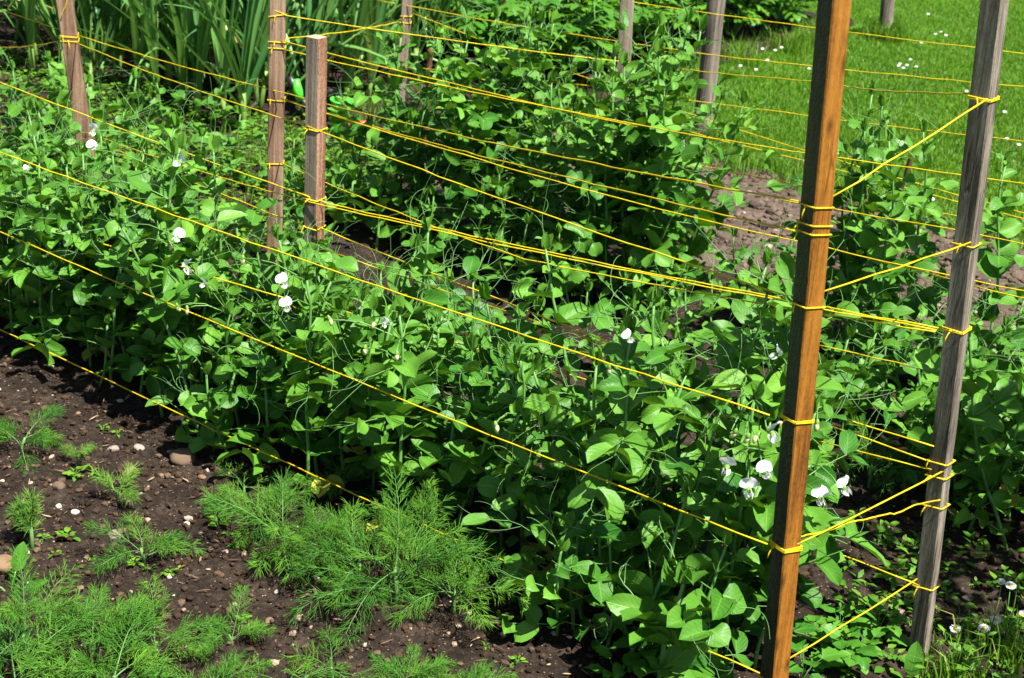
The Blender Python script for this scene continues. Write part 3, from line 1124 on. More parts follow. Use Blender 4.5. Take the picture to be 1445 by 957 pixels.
Y('topmost string across the lawn passing high behind the orange stake', [at_v(330, -92, V2F), *rr(at_v(900, 4, V2B), at_v(1445, 71, V2B))])
Y('second string across the lawn behind both right hand stakes', rr(at_v(531, 0, V2B), at_v(1000, 77, V2B), .0) + [far(at_v(1152, 94, V2B), at_v(1445, 120, V2B), .5)])
Y('third string across the lawn ending at the grey stake', [onp(PB, 386, 14, .5), onp(PB, 404, 22, .5), at_v(900, 90, V2B - .3), at_v(1150, 115, V2B - .5), onp(PH, 1366, 132, -.3)], [(PB, 22, -.4, 1)])
Y('fourth string across the lawn at mid height', [at_v(565, 92, V2B), at_v(831, 121, V2B), far(at_v(949, 127, V2B), at_v(1445, 192, V2B), .5)])
Y('steep string from the thin greyish stake down across the potato leaves', [onp(PD, 583, 19, .4), at_v(831, 111, V2B), at_v(1134, 212, V2B - .1), far(at_v(1179, 226, V2B - .1), at_v(1445, 298, V2B - .1), .5)], [(PD, 22, -.05, 1), (PD, 31, .05, 1)])
Y('string from the brown stake through the tall rear pea tops', [onp(PB, 400, 70, .5), at_v(900, 176, V2F + .1), at_v(1179, 222, V2F), far(at_v(1345, 241, V2F), at_v(1445, 254, V2F), .5)], [(PB, 66, .0, 1)])
Y('string running close beside it and merging among the pea tops', [onp(PB, 396, 57, .5), at_v(640, 118, V2F + .1), at_v(900, 179, V2F + .1)], [(PB, 57, .03, 1)])
Y('cross string from the brown stake to the thin greyish stake', [onp(PB, 398, 55, .1), onp(PD, 562, 31, .5)])
Y('string through the grass gap behind the rear pea tops', [at_v(642, 100, V2B), at_v(831, 152, V2B), at_v(977, 187, V2B), at_v(1132, 226, V2B), far(at_v(1187, 240, V2B), at_v(1445, 305, V2B), .5)])
Y('string running along the edge of the dry soil', [at_v(751, 172, V2B + .02), at_v(834, 198, V2B + .02), at_v(966, 228, V2B + .02), at_v(1126, 260, V2B + .02), far(at_v(1185, 272, V2B + .02), at_v(1445, 320, V2B + .02), .5)])
Y('string over the dry soil to behind the grey stake', [onp(PB, 400, 141, .5), at_v(900, 287, V2F), at_v(1166, 349, V2F), at_v(1332, 387, V2F), far(at_v(1368, 393, V2F), at_v(1445, 408, V2F), .5)])
Y('strand parting from it toward the lower right picture edge', [at_v(1170, 350, V2F), at_v(1290, 380, V2F), far(at_v(1368, 401, V2F), at_v(1445, 420, V2F), .5)])
Y('short string behind the orange stake above the rear pea leaves', [at_v(1100, 282, V2F + .2), at_v(1172, 294, V2F + .2), at_v(1342, 323, V2F + .2), far(at_v(1400, 333, V2F + .2), at_v(1445, 342, V2F + .2), .5)])
Y('string from low on the brown stake bending behind the short stake', [onp(PB, 395, 229, .5), at_v(460, 258, 2.45), at_v(740, 366, 2.2), onp(PH, 1320, 468, .1)], [(PB, 229, -.1, 1)])
Y('low string in the dark leaves right of the grey stake', [at_v(1150, 486, V2F), at_v(1264, 511, V2F), far(at_v(1377, 538, V2F), at_v(1445, 555, V2F), .5)])
Y('string from the left edge up to the thin leaning stake', [far(onp(PA, 100, 48, .3), at_v(0, 12, V2F), .5), onp(PA, 104, 48, .4)])
Y('nearly level string from the left edge to thin leaning stake', [far(onp(PA, 84, 58, .3), at_v(0, 65, 3.2), .3), onp(PA, 84, 58, .3)], [(PA, 56, .06, 1)])
Y('string descending from the top of the thin leaning stake', [onp(PA, 86, 28, .6), onp(PA, 94, 2, .6), onp(PA, 100, -60, .4)])
Y('string over the front row tops with many leaves beneath at left', [at_v(-100, 300, 1.9), at_v(0, 302, 1.9), at_v(215, 363, 1.9), at_v(400, 420, 1.9), onp(PC, 441, 455, .3)])

# ------------------------------------------------------------------ dill
def thread(mb, p, d, L, w, r, tint):
    d = d.normalized()
    a = d.orthogonal().normalized()
    b = d.cross(a)
    tip = p + d * L + Vector((0, 0, -L * .12))
    m = p + d * L * .55
    v = [p + a * w, p - a * w * .5 + b * w * .87, p - a * w * .5 - b * w * .87]
    v2 = [m + (x - p) * .8 for x in v]
    mb.add(v + v2 + [tip], [(0, 1, 4, 3), (1, 2, 5, 4), (2, 0, 3, 5), (3, 4, 6), (4, 5, 6), (5, 3, 6)], None, 0, tint)


def dill_plant(r, size, nfr, leafmat, upright=.5, spread=1.0):
    st, fo = MB(), MB()
    hs = size * .35 * upright
    top = Vector((r.uniform(-.01, .01), r.uniform(-.01, .01), hs))
    st.tube([(0, 0, -.02), top * .5, top], [.0042, .0036, .0028], 7, tint=.7)
    for k in range(nfr):
        az = k * 2.4 + r.uniform(-.4, .4)
        el = r.uniform(.25, 1.2) * (.6 + .5 * upright)
        L = size * r.uniform(.6, 1.05)
        d = (hv(az) * math.cos(el) * spread + Vector((0, 0, math.sin(el)))).normalized()
        p = top * r.uniform(.25, 1.0)
        pts = [p.copy()]
        n = 14
        for i in range(n):
            d = (d + rvec(r, .07) + Vector((0, 0, -.075))).normalized()
            p = p + d * (L / n)
            pts.append(p.copy())
        st.tube(pts, [.0013 - .0009 * i / n for i in range(n + 1)], 4, tint=.5, cap=False)
        tn = r.uniform(.1, .9)
        for i in range(4, n + 1):
            t = i / n
            ax = (pts[i] - pts[i - 1]).normalized()
            sd = ax.cross(Vector((0, 0, 1)))
            sd = sd.normalized() if sd.length > .01 else hv(az + 1.57)
            up = sd.cross(ax)
            for sg in (-1, 1):
                pl = L * .30 * (1.1 - t * .75) * r.uniform(.8, 1.2)
                rot = r.uniform(-.9, .9)
                pdv = (sd * sg * .8 * math.cos(rot) + up * math.sin(rot) * .8 + ax * .7).normalized()
                thread(fo, pts[i], pdv, pl, .0006, r, tn)
                nsec = 4
                for q in range(1, nsec + 1):
                    s = q / nsec
                    bp = pts[i] + pdv * pl * s * .92
                    for _ in range(2):
                        dv = (pdv + ax * .3 + rvec(r, .75)).normalized()
                        thread(fo, bp, dv, r.uniform(.018, .038) * (1.15 - .5 * s), .00055, r, min(1, tn + r.uniform(-.2, .2)))
    return dict(stem=st.mesh('dill_stem', M['dill_stem']), fronds=fo.mesh('dill_fronds', leafmat))


DP = [dill_plant(random.Random(300 + i), sz, n, M['dill'], up, spd) for i, (sz, n, up, spd) in
      enumerate(((.16, 11, .9, .95), (.18, 12, 1.15, .9), (.14, 8, .8, 1.1), (.12, 7, .8, 1.0), (.17, 6, .5, 1.3)))]
DY = [dill_plant(random.Random(400 + i), sz, n, M['dill_y'], up, spd) for i, (sz, n, up, spd) in enumerate(((.060, 3, 1.3, .6), (.062, 4, 1.8, .5)))]


def put_dill(px, var, sc, label, group=None):
    p = on_ground(*px)
    p.z = ground_z(p)
    root = bpy.data.objects.new('dill_plant', None)
    COL.objects.link(root)
    root.location = p
    root.rotation_euler = (0, 0, rnd.uniform(0, 6.28))
    root.scale = (sc,) * 3
    tag(root, label, 'dill plant', group)
    link('stem', var['stem'], parent=root)
    link('fronds', var['fronds'], parent=root)


GD = 'dill plants in the front soil'
for px, var, sc, lb in (
    ((28, 640), DP[3], .85, 'small dill plant at the left edge above the stones'),
    ((168, 708), DY[0], .9, 'tiny yellowish dill seedling beside a tan stone'),
    ((46, 775), DY[1], 1.0, 'little dill plant on a thin pale stalk at the left'),
    ((205, 795), DP[2], .75, 'medium dill tuft standing alone on bare soil'),
    ((400, 790), DP[0], .95, 'feathery dill plant under the lowest yellow string'),
    ((455, 800), DP[1], .55, 'dill plant wedged between two larger dill clumps'),
    ((560, 860), DP[1], 1.0, 'tallest densest dill plant at the middle of the front edge'),
    ((640, 870), DP[0], .9, 'dense dill plant nearest the dark soil shadow'),
    ((40, 945), DP[1], .8, 'bright dill clump in the lower left corner'),
    ((130, 935), DP[0], .85, 'bright dill clump beside the lower left corner clump'),
    ((215, 930), DP[2], .8, 'dill clump at the right end of lower left thicket'),
    ((20, 1000), DP[2], 1.1, 'dill clump cut off by the bottom edge at far left'),
    ((150, 1000), DP[3], 1.2, 'dill clump cut off by bottom edge below the thicket'),
    ((330, 915), DP[3], .65, 'pale green dill tuft low on the soil'),
    ((470, 960), DP[4], .7, 'sparse dill plant with open spreading stalks'),
    ((400, 985), DP[4], .7, 'sparse dill plant at the bottom edge left of center'),
    ((570, 990), DP[0], .6, 'bushy dill plant cut by the bottom edge'),
    ((640, 1000), DP[2], .65, 'dill plant at bottom edge beside bare dark soil'),
    ((290, 1000), DP[2], .7, 'dill plant at bottom edge between two clumps'),
    ((345, 700), DP[4], .75, 'thin dill plant beneath the lowest string near pea leaves'),
    ((110, 655), DY[0], .6, 'trailing sprig of dill on the soil near the left'),
    ((505, 835), DP[1], .8, 'dill plant filling the gap left of the tallest clump'),
    ((360, 745), DP[2], .8, 'dill plant with fronds lying toward the lowest string'),
    ((590, 800), DP[1], .8, 'dill plant behind the tallest clump and touching pea leaves'),
    ((1225, 690), DP[1], .75, 'dill plant growing in the shade between orange and grey stakes'),
    ((1395, 700), DP[2], .9, 'dill plant in deep shade right of the grey stake'),
    ((480, 700), DP[3], .8, 'dark dill plant in shade of the pea row'),
):
    put_dill(px, var, sc, lb, GD)

# ------------------------------------------------------------------ leeks
def leek_plant(r, Ht):
    sh, lv = MB(), MB()
    hs = r.uniform(.10, .16)
    sh.tube([(0, 0, -.02), (0, 0, hs * .5), (0, 0, hs)], [.010, .009, .009], 9, tint=.7)
    az = r.uniform(0, 6.28)
    n = r.randint(8, 11)
    for k in range(n):
        sg = 1 if k % 2 else -1
        el = math.radians(89 - (n - k) * 3.4 * r.uniform(.5, 1.4))
        d = hv(az + (0 if sg > 0 else PI) + r.uniform(-.35, .35)) * math.cos(el) + Vector((0, 0, math.sin(el)))
        L = Ht * r.uniform(.8, 1.12) * (.75 + .25 * k / n)
        base = Vector((0, 0, hs * (.55 + .45 * k / n)))
        nrm = -hv(az + (0 if sg > 0 else PI)) * 1 + Vector((0, 0, .3))
        curl = r.uniform(-.05, .28) + (n - k) * .02 + (1.3 if r.random() < .10 else 0)
        tn = r.uniform(0, .9)
        if k < 2 and r.random() < .35:
            tn = r.uniform(1.1, 1.5); curl += .9
        leaf(lv, base, d, nrm, L, r.uniform(.017, .029), lambda t: (1 - t ** 2.2) ** .8 * (.75 + .25 * min(1, t * 4)), 14, 4, .55, curl, .02, tn, r)
    return dict(shaft=sh.mesh('leek_shaft', M['leek_shaft']), leaves=lv.mesh('leek_leaves', M['leek']))


LK = [leek_plant(random.Random(500 + i), h) for i, h in enumerate((.66, .72, .78, .74, .70, .84, .68, .76, .80, .73))]
u = 3.46
nlk = 0
while u < 6.6:
    for v in (3.40, 3.54, 3.68, 3.84, 4.00, 4.16, 4.32, 4.48):
        if u > 4.6 + 0 and rnd.random() < .25:
            continue
        p = uv2w(u + rnd.uniform(-.04, .04), v + rnd.uniform(-.05, .05))
        if project(p)[0] < -160:
            continue
        p.z = ground_z(p)
        root = bpy.data.objects.new('leek_plant', None)
        COL.objects.link(root)
        root.location = p
        root.rotation_euler = (rnd.uniform(-.2, .2), rnd.uniform(-.2, .2), rnd.uniform(0, 6.28))
        s = rnd.uniform(.85, 1.15)
        root.scale = (s, s, s)
        tag(root, 'tall leek with blue green strap leaves in the upper left bed', 'leek', 'leeks in the bed behind the stakes')
        var = rnd.choice(LK)
        link('shaft', var['shaft'], parent=root)
        link('leaves', var['leaves'], parent=root)
        nlk += 1
    u += .11

# ------------------------------------------------------------------ potatoes
def potato_plant(r, Ht):
    st, fo = MB(), MB()
    for k in range(8):
        az = k * 2.4 + r.uniform(-.3, .3)
        d = (hv(az) * r.uniform(.1, .75) + Vector((0, 0, 1))).normalized()
        p = hv(az) * .02
        pts = [p.copy()]
        n = 8
        for i in range(n):
            d = (d + rvec(r, .1) + hv(az) * .04).normalized()
            p = p + d * (Ht * r.uniform(.9, 1.1) / n)
            pts.append(p.copy())
            if i >= 1:
                a2 = az + i * 2.2 + r.uniform(-.5, .5)
                el = r.uniform(.1, .8)
                rd = (hv(a2) * math.cos(el) + Vector((0, 0, math.sin(el)))).normalized()
                L = r.uniform(.09, .16)
                tn = r.uniform(.1, .95)
                rp = [p.copy()]
                q = p.copy()
                for j in range(4):
                    rd = (rd + Vector((0, 0, -.13)) + rvec(r, .06)).normalized()
                    q = q + rd * (L / 4)
                    rp.append(q.copy())
                st.tube(rp, [.0018, .0016, .0014, .0012, .001], 3, tint=.5, cap=False)
                up = Vector((0, 0, 1))
                sd = rd.cross(up).normalized()
                leaf(fo, q, rd, up + SUN_DIR * .3 + rvec(r, .3), .062 * r.uniform(.8, 1.2), .042, prof_ov, 5, 4, .2, .7, .06, tn, r)
                for j in (2, 3, 4):
                    for sg in (-1, 1):
                        leaf(fo, rp[j], sd * sg + rd * .45, up + SUN_DIR * .3 + rvec(r, .35), (.032 + .007 * j) * r.uniform(.85, 1.15), .022 + .004 * j, prof_ov, 4, 2, .2, .6, .06, tn + r.uniform(-.1, .1), r)
        st.tube(pts, [.005 - .003 * i / n for i in range(n + 1)], 5, tint=.4, cap=False)
    return dict(stems=st.mesh('potato_stems', M['pea_stem']), foliage=fo.mesh('potato_foliage', M['potato']))


PT = [potato_plant(random.Random(600 + i), h) for i, h in enumerate((.36, .42, .46, .40, .44))]
for iu in range(8):
    for iv in range(8):
        p = uv2w(3.22 + iu * .34 + rnd.uniform(-.07, .07), 4.78 + iv * .30 + rnd.uniform(-.07, .07))
        x, y = project(p)
        if x < 350 or x > 1300 or y < -130:
            continue
        p.z = ground_z(p)
        root = bpy.data.objects.new('potato_plant', None)
        COL.objects.link(root)
        root.location = p
        root.rotation_euler = (0, 0, rnd.uniform(0, 6.28))
        s = rnd.uniform(.85, 1.15)
        root.scale = (s, s, s)
        tag(root, 'bushy potato plant in the dense green bed beyond the pea rows', 'potato plant', 'potato plants beyond the pea rows')
        var = rnd.choice(PT)
        link('stems', var['stems'], parent=root)
        link('foliage', var['foliage'], parent=root)

# ------------------------------------------------------------------ small weeds
def weed_plant(r, size, nl, mat, lw=.5, prof=prof_ov, lobes=0.0, stemmy=.5):
    st, fo = MB(), MB()
    for k in range(nl):
        az = k * 2.4 + r.uniform(-.4, .4)
        h = size * stemmy * r.uniform(.2, 1.0)
        e = Vector((0, 0, 0)) + hv(az) * size * r.uniform(.1, .35) + Vector((0, 0, h))
        st.tube([(0, 0, -.006), e * .5 + Vector((0, 0, h * .2)), e], [.0011, .0009, .0007], 4, tint=.5, cap=False)
        L = size * r.uniform(.4, .7)
        leaf(fo, e, hv(az) + Vector((0, 0, r.uniform(-.1, .6))), Vector((0, 0, 1)) + rvec(r, .35), L, L * lw, prof, 8 if lobes else 5, 4 if lobes else 3, .2, r.uniform(.1, .8), .06, r.uniform(.1, .95), r, lobes=lobes)
    return dict(stem=st.mesh('weed_stem', M['pea_stem']), leaves=fo.mesh('weed_leaves', mat))


WD = [weed_plant(random.Random(700 + i), s, n, M['weed'], lw) for i, (s, n, lw) in enumerate(((.03, 6, .55), (.04, 8, .5), (.05, 10, .6), (.035, 9, .65), (.06, 12, .5)))]
GF = [weed_plant(random.Random(720 + i), s, n, M['goosefoot'], .7, prof_ov, .12, .8) for i, (s, n) in enumerate(((.10, 9), (.12, 11), (.09, 8)))]


def put_weed(p, var, sc, label, cat, group, name='weed_plant'):
    p = Vector(p); p.z = ground_z(p)
    root = bpy.data.objects.new(name, None)
    COL.objects.link(root)
    root.location = p
    root.rotation_euler = (rnd.uniform(-.15, .15), rnd.uniform(-.15, .15), rnd.uniform(0, 6.28))
    root.scale = (sc,) * 3
    tag(root, label, cat, group)
    link('stem', var['stem'], parent=root)
    link('leaves', var['leaves'], parent=root)


# on the front soil
for x, y in ((62, 762), (95, 760), (78, 785), (105, 672), (132, 668), (145, 605), (165, 612), (190, 800), (212, 806), (240, 815), (318, 740), (322, 760), (335, 775), (308, 745), (130, 790), (345, 880), (250, 812), (685, 915), (730, 940)):
    put_weed(on_ground(x, y), rnd.choice(WD[:4]), rnd.uniform(.35, .7), 'tiny green weed seedling on the dark front soil', 'weed', 'weed seedlings on the front soil')
# beneath the grey stake and at the lower right
for i in range(60):
    x, y = rnd.uniform(1190, 1500), rnd.uniform(735, 975)
    put_weed(on_ground(x, y), rnd.choice(WD[:4]), rnd.uniform(.4, .9), 'small green weed around the foot of the grey stake', 'weed', 'weeds around the grey stake')
for x, y in ((1150, 905), (1175, 930), (1200, 945), (1220, 925), (1185, 895), (1130, 960), (1235, 900), (985, 950), (915, 945), (870, 960), (1010, 985), (940, 985)):
    put_weed(on_ground(x, y), rnd.choice(GF), rnd.uniform(.5, .8), 'leafy goosefoot weed with toothed leaves at the foot of orange stake', 'weed', 'goosefoot weeds at the front row end', 'goosefoot_plant')
# between the rows
for i in range(30):
    p = uv2w(rnd.uniform(.9, 2.9), rnd.uniform(2.2, 2.6))
    put_weed(p, rnd.choice(WD + GF[:1]), rnd.uniform(.6, 1.1), 'small weed in the dark gap between the two pea rows', 'weed', 'weeds between the pea rows')
# at the lawn edge and the bed edge at the left
for i in range(40):
    p = uv2w(rnd.uniform(-.6, 2.9), rnd.uniform(4.05, 4.45))
    put_weed(p, rnd.choice(WD), rnd.uniform(.9, 1.6), 'low leafy weed where the lawn meets the dry soil', 'weed', 'weeds along the lawn edge')
for i in range(140):
    p = uv2w(rnd.uniform(2.75, 5.2), rnd.uniform(2.25, 3.5))
    if hides_toy(p):
        continue
    put_weed(p, rnd.choice(WD + GF[2:]), rnd.uniform(.6, 1.1), 'low leafy weed between front pea row and the leeks', 'weed', 'weeds in front of the leeks')

def cover(name, n, area, label, seed):
    r = random.Random(seed)
    fo = MB()
    k = 0
    while k < n:
        u, v = area(r)
        p = uv2w(u, v)
        if mnoise.noise(Vector((u * 5, v * 5, 3))) < -.25:
            continue
        k += 1
        z = ground_z(p)
        for j in range(r.randint(4, 8)):
            q = p + Vector((r.gauss(0, .012), r.gauss(0, .012), z + r.uniform(.004, .05)))
            L = r.uniform(.010, .026)
            leaf(fo, q, hv(r.uniform(0, 6.28)) + Vector((0, 0, r.uniform(-.2, .7))), Vector((0, 0, 1)) + rvec(r, .5), L, L * r.uniform(.35, .65), prof_ov, 3, 2, .2, .4, .04, r.random(), r)
    tag(link(name, fo.mesh(name, M['weed'])), label, 'weeds', kind='stuff')


cover('ground_cover', 2500, lambda r: (r.uniform(2.65, 5.2), r.uniform(2.2, 3.6)), 'low mat of small leaved weeds covering soil before the leeks', 71)
cover('chickweed', 260, lambda r: (r.uniform(-.2, .75), r.uniform(1.95, 2.6)), 'sprinkled low chickweed on the shaded soil by grey stake', 72)

# spinach-like seedling at the left edge and broad leaf at the lower right
def single_leaf_plant(px, leaves, label, name='leaf_seedling'):
    p = on_ground(*px); p.z = ground_z(p)
    st, fo = MB(), MB()
    for (az, el, Ls, L, w) in leaves:
        d = hv(az) * math.cos(el) + Vector((0, 0, math.sin(el)))
        st.tube([(0, 0, -.01), d * Ls * .5, d * Ls], [.002, .0017, .0014], 5)
        toc = Vector((EYE.x - p.x, EYE.y - p.y, .6))
        leaf(fo, d * Ls, d, toc, L, w, prof_pea, 7, 4, .2, .3, .03, .6)
    root = bpy.data.objects.new(name, None); COL.objects.link(root); root.location = p
    tag(root, label, 'seedling')
    link('stem', st.mesh('s', M['pea_stem']), parent=root)
    link('leaves', fo.mesh('l', M['goosefoot']), parent=root)


single_leaf_plant((14, 832), [(0.9, 1.2, .035, .05, .024), (.1, .35, .03, .035, .012), (3.0, .3, .03, .04, .018)], 'seedling with one upright oval leaf at the left edge')
single_leaf_plant((1283, 965), [(1.3, 1.45, .015, .06, .026)], 'single upright pale oval leaf beside the grey stake\'s foot')

# ------------------------------------------------------------------ daisies
def daisy_mesh(r, closed=0.0):
    pe, di, st = MB(), MB(), MB()
    n = 22
    for k in range(n):
        a = 2 * PI * k / n + r.uniform(-.05, .05)
        leaf(pe, hv(a) * .0028, hv(a) + Vector((0, 0, .15 + closed)), Vector((0, 0, 1)) - hv(a) * closed, .0075 * r.uniform(.9, 1.1), .0023, prof_pea, 3, 2, .1, .2, .03, .5, r)
    nn = 10
    vs = [(0, 0, .0026)]
    for ring, (rr, z) in enumerate(((.0018, .0022), (.0031, .0009), (.0034, -.001))):
        for k in range(nn):
            vs.append((rr * math.cos(2 * PI * k / nn), rr * math.sin(2 * PI * k / nn), z))
    fs = [(0, 1 + k, 1 + (k + 1) % nn) for k in range(nn)]
    for ring in range(2):
        for k in range(nn):
            a = 1 + ring * nn
            fs.append((a + k, a + nn + k, a + nn + (k + 1) % nn, a + (k + 1) % nn))
    di.add(vs, fs)
    return pe.mesh('daisy_petals', M['petal']), di.mesh('daisy_disc', M['daisy_disc'])


DM = [daisy_mesh(random.Random(800 + i), c) for i, c in enumerate((0, .15, .9))]


def put_daisy(head, h, sc, label, group, var=0, tilt=None):
    base = Vector((head.x + rnd.uniform(-.012, .012), head.y + rnd.uniform(-.012, .012), head.z - h))
    root = bpy.data.objects.new('daisy', None); COL.objects.link(root); root.location = base
    tag(root, label, 'daisy', group)
    loc = head - base
    toc = (EYE - head).normalized()
    nrm = (toc * .45 + Vector((0, 0, 1)) + rvec(rnd, .2)).normalized()
    q = nrm.to_track_quat('Z', 'Y')
    pe, di = DM[var]
    o = link('petals', pe, parent=root); o.location = loc; o.rotation_mode = 'QUATERNION'; o.rotation_quaternion = q; o.scale = (sc,) * 3
    o2 = link('disc', di, parent=root); o2.location = loc; o2.rotation_mode = 'QUATERNION'; o2.rotation_quaternion = q; o2.scale = (sc,) * 3
    st = MB()
    st.tube([(0, 0, 0), loc * .5 + Vector((.003, 0, 0)), loc], [.0011, .001, .0009], 4)
    link('stem', st.mesh('daisy_stem', M['pea_stem']), parent=root)


for (x, y, h, var, sc, lb) in ((1426, 827, .07, 1, 1.0, 'white daisy on a tall stalk, highest fully open one at lower right'), (1413, 823, .07, 2, .9, 'half closed daisy on tall stalk touching the open one'),
                               (1405, 875, .035, 0, 1.05, 'open daisy with yellow eye, upper of the low trio'), (1388, 887, .03, 0, 1.05, 'open daisy in the middle of the low trio at lower right'),
                               (1348, 888, .025, 1, .95, 'open daisy nearest the foot of the grey stake'), (1443, 868, .04, 2, .9, 'daisy cut off by the right edge of the picture')):
    head = on_ground(x, y, h)
    put_daisy(head, h, sc, lb, 'daisies at the lower right', var)
for x, y in ((1045, 93), (1076, 69), (1083, 85), (1103, 67), (1067, 98), (1142, 97), (1094, 71), (1270, 90), (1275, 96), (1285, 84), (1280, 92), (1293, 94), (1268, 93), (1320, 48), (1328, 45), (1335, 50), (1300, 60), (1310, 20), (1418, 158), (1421, 196), (1438, 204),
             (1208, 247), (1316, 281), (1364, 129), (740, 137), (870, 180)):
    head = on_ground(x, y, .035)
    put_daisy(head, .03, .75, 'small white daisy dotted in the mown lawn', 'daisies in the lawn', rnd.choice((0, 1)))

# ------------------------------------------------------------------ stones
def stone_mesh(r, seed, tint):
    import bmesh
    bm = bmesh.new()
    bmesh.ops.create_icosphere(bm, subdivisions=3, radius=1)
    off = Vector((seed * 3.1, seed * 1.7, 0))
    for v in bm.verts:
        n = 1 + .28 * mnoise.noise(v.co * .9 + off) + .10 * mnoise.noise(v.co * 2.3 + off)
        v.co = Vector((v.co.x * n, v.co.y * n * .8, v.co.z * n * .55))
    mb = MB()
    bm.verts.ensure_lookup_table()
    mb.add([v.co for v in bm.verts], [[v.index for v in f.verts] for f in bm.faces], None, 0, tint)
    bm.free()
    return mb.mesh('stone', M['stone'])


def put_stone(px, wpx, tint, label, group=None, rz=None, var=None):
    p = on_ground(*px)
    s = wpx * (p - EYE).dot(_f) / F / 2
    p.z = ground_z(p) + s * .30
    sd = rnd.randint(1, 999)
    o = link('stone', stone_mesh(rnd, sd, tint) if var is None else var, loc=p, rz=rnd.uniform(0, 6.28) if rz is None else rz, sc=s, tilt=(rnd.uniform(-.3, .3), rnd.uniform(-.3, .3)))
    tag(o, label, 'stone', group)


for px, w, t, lb in (((258, 647), 38, .42, 'largest brown rounded stone on the front soil'), ((184, 666), 22, .62, 'tan rounded stone beside the yellowish dill seedling'),
                     ((84, 689), 20, .36, 'dark brown cobble on the left soil'), ((140, 698), 12, .40, 'small round brown stone right of the dark cobble'),
                     ((4, 800), 44, .55, 'large orange brown stone cut by the left edge'), ((83, 719), 10, .98, 'small cream pebble below the dark cobble'), ((107, 727), 14, 1.0, 'pale angular pebble near the weed seedlings'),
                     ((3, 682), 9, 1.0, 'white pebble at the left picture edge'), ((160, 634), 17, .72, 'flat reddish grey stone chip in mid soil'), ((196, 629), 17, .76, 'flat slate grey stone chip in mid soil'),
                     ((263, 741), 12, 1.0, 'white chip between two dill plants'), ((97, 550), 10, .78, 'grey pebble close to the front row shade'), ((85, 553), 9, .62, 'small tan pebble near the grey pebble'),
                     ((110, 583), 8, .6, 'little orange pebble above the mid soil'), ((285, 671), 14, .55, 'reddish brown flat pebble near the front row'), ((276, 782), 13, .8, 'pale buff chip right of lone dill tuft'),
                     ((240, 818), 11, 1.0, 'white fragment in front of the lone dill tuft'), ((390, 840), 8, 1.0, 'small white chip near the feathery dill'), ((663, 866), 9, .95, 'pale pebble beside the densest dill'),
                     ((1365, 845), 18, .72, 'pinkish grey stone by the low daisies'), ((1255, 752), 10, .5, 'brown pebble in the shade behind the grey stake'), ((380, 882), 14, .5, 'brown clod between two dill clumps'),
                     ((162, 755), 22, .70, 'dark purplish flat stone left of lone dill tuft'), ((37, 782), 12, .85, 'pale oval pebble below the stalked dill')):
    put_stone(px, w, t, lb)
SV = [stone_mesh(rnd, 40 + i, t) for i, t in enumerate((.9, .75, .6, .45, .65, .8))]
for i in range(40):
    x, y = rnd.uniform(0, 760), rnd.uniform(500, 950)
    p = on_ground(x, y)
    if p.dot(VD) > 1.78:
        continue
    put_stone((x, y), rnd.uniform(2.5, 5.5), .5, 'tiny pebble on the dark front soil', 'tiny pebbles on the front soil', var=rnd.choice(SV))

# soil crumbs and straw litter
def crumbs(name, n, area, smin, smax, label, mat, pale=.06):
    r = random.Random(len(name) * 7)
    mb = MB()
    ico = [(0, 0, 1), (.89, 0, .45), (.28, .85, .45), (-.72, .53, .45), (-.72, -.53, .45), (.28, -.85, .45), (.72, .53, -.45), (-.28, .85, -.45), (-.89, 0, -.45), (-.28, -.85, -.45), (.72, -.53, -.45), (0, 0, -1)]
    fc = [(0, 1, 2), (0, 2, 3), (0, 3, 4), (0, 4, 5), (0, 5, 1), (1, 6, 2), (2, 7, 3), (3, 8, 4), (4, 9, 5), (5, 10, 1), (6, 7, 2), (7, 8, 3), (8, 9, 4), (9, 10, 5), (10, 6, 1), (11, 7, 6), (11, 8, 7), (11, 9, 8), (11, 10, 9), (11, 6, 10)]
    for i in range(n):
        u, v = area(r)
        z = soil_height(u, v)
        s = smin + (smax - smin) * r.random() ** 3
        sx, sy, sz = s * r.uniform(.7, 1.4), s * r.uniform(.7, 1.2), s * r.uniform(.5, .9)
        a = r.uniform(0, 6.28)
        c, sn = math.cos(a), math.sin(a)
        b = uv2w(u, v, z + sz * .5 + (.010 if name.startswith('dry') else .003))
        j = [r.uniform(.75, 1.25) for _ in range(12)]
        vs = [(b.x + (x * c * sx - y * sn * sy) * q, b.y + (x * sn * sx + y * c * sy) * q, b.z + zz * sz * q) for (x, y, zz), q in zip(ico, j)]
        mb.add(vs, fc, None, 0, r.uniform(.75, 1.0) if r.random() < pale else r.uniform(0, .7))
    o = link(name, mb.mesh(name, mat, smooth=False))
    tag(o, label, 'soil crumbs', kind='stuff')


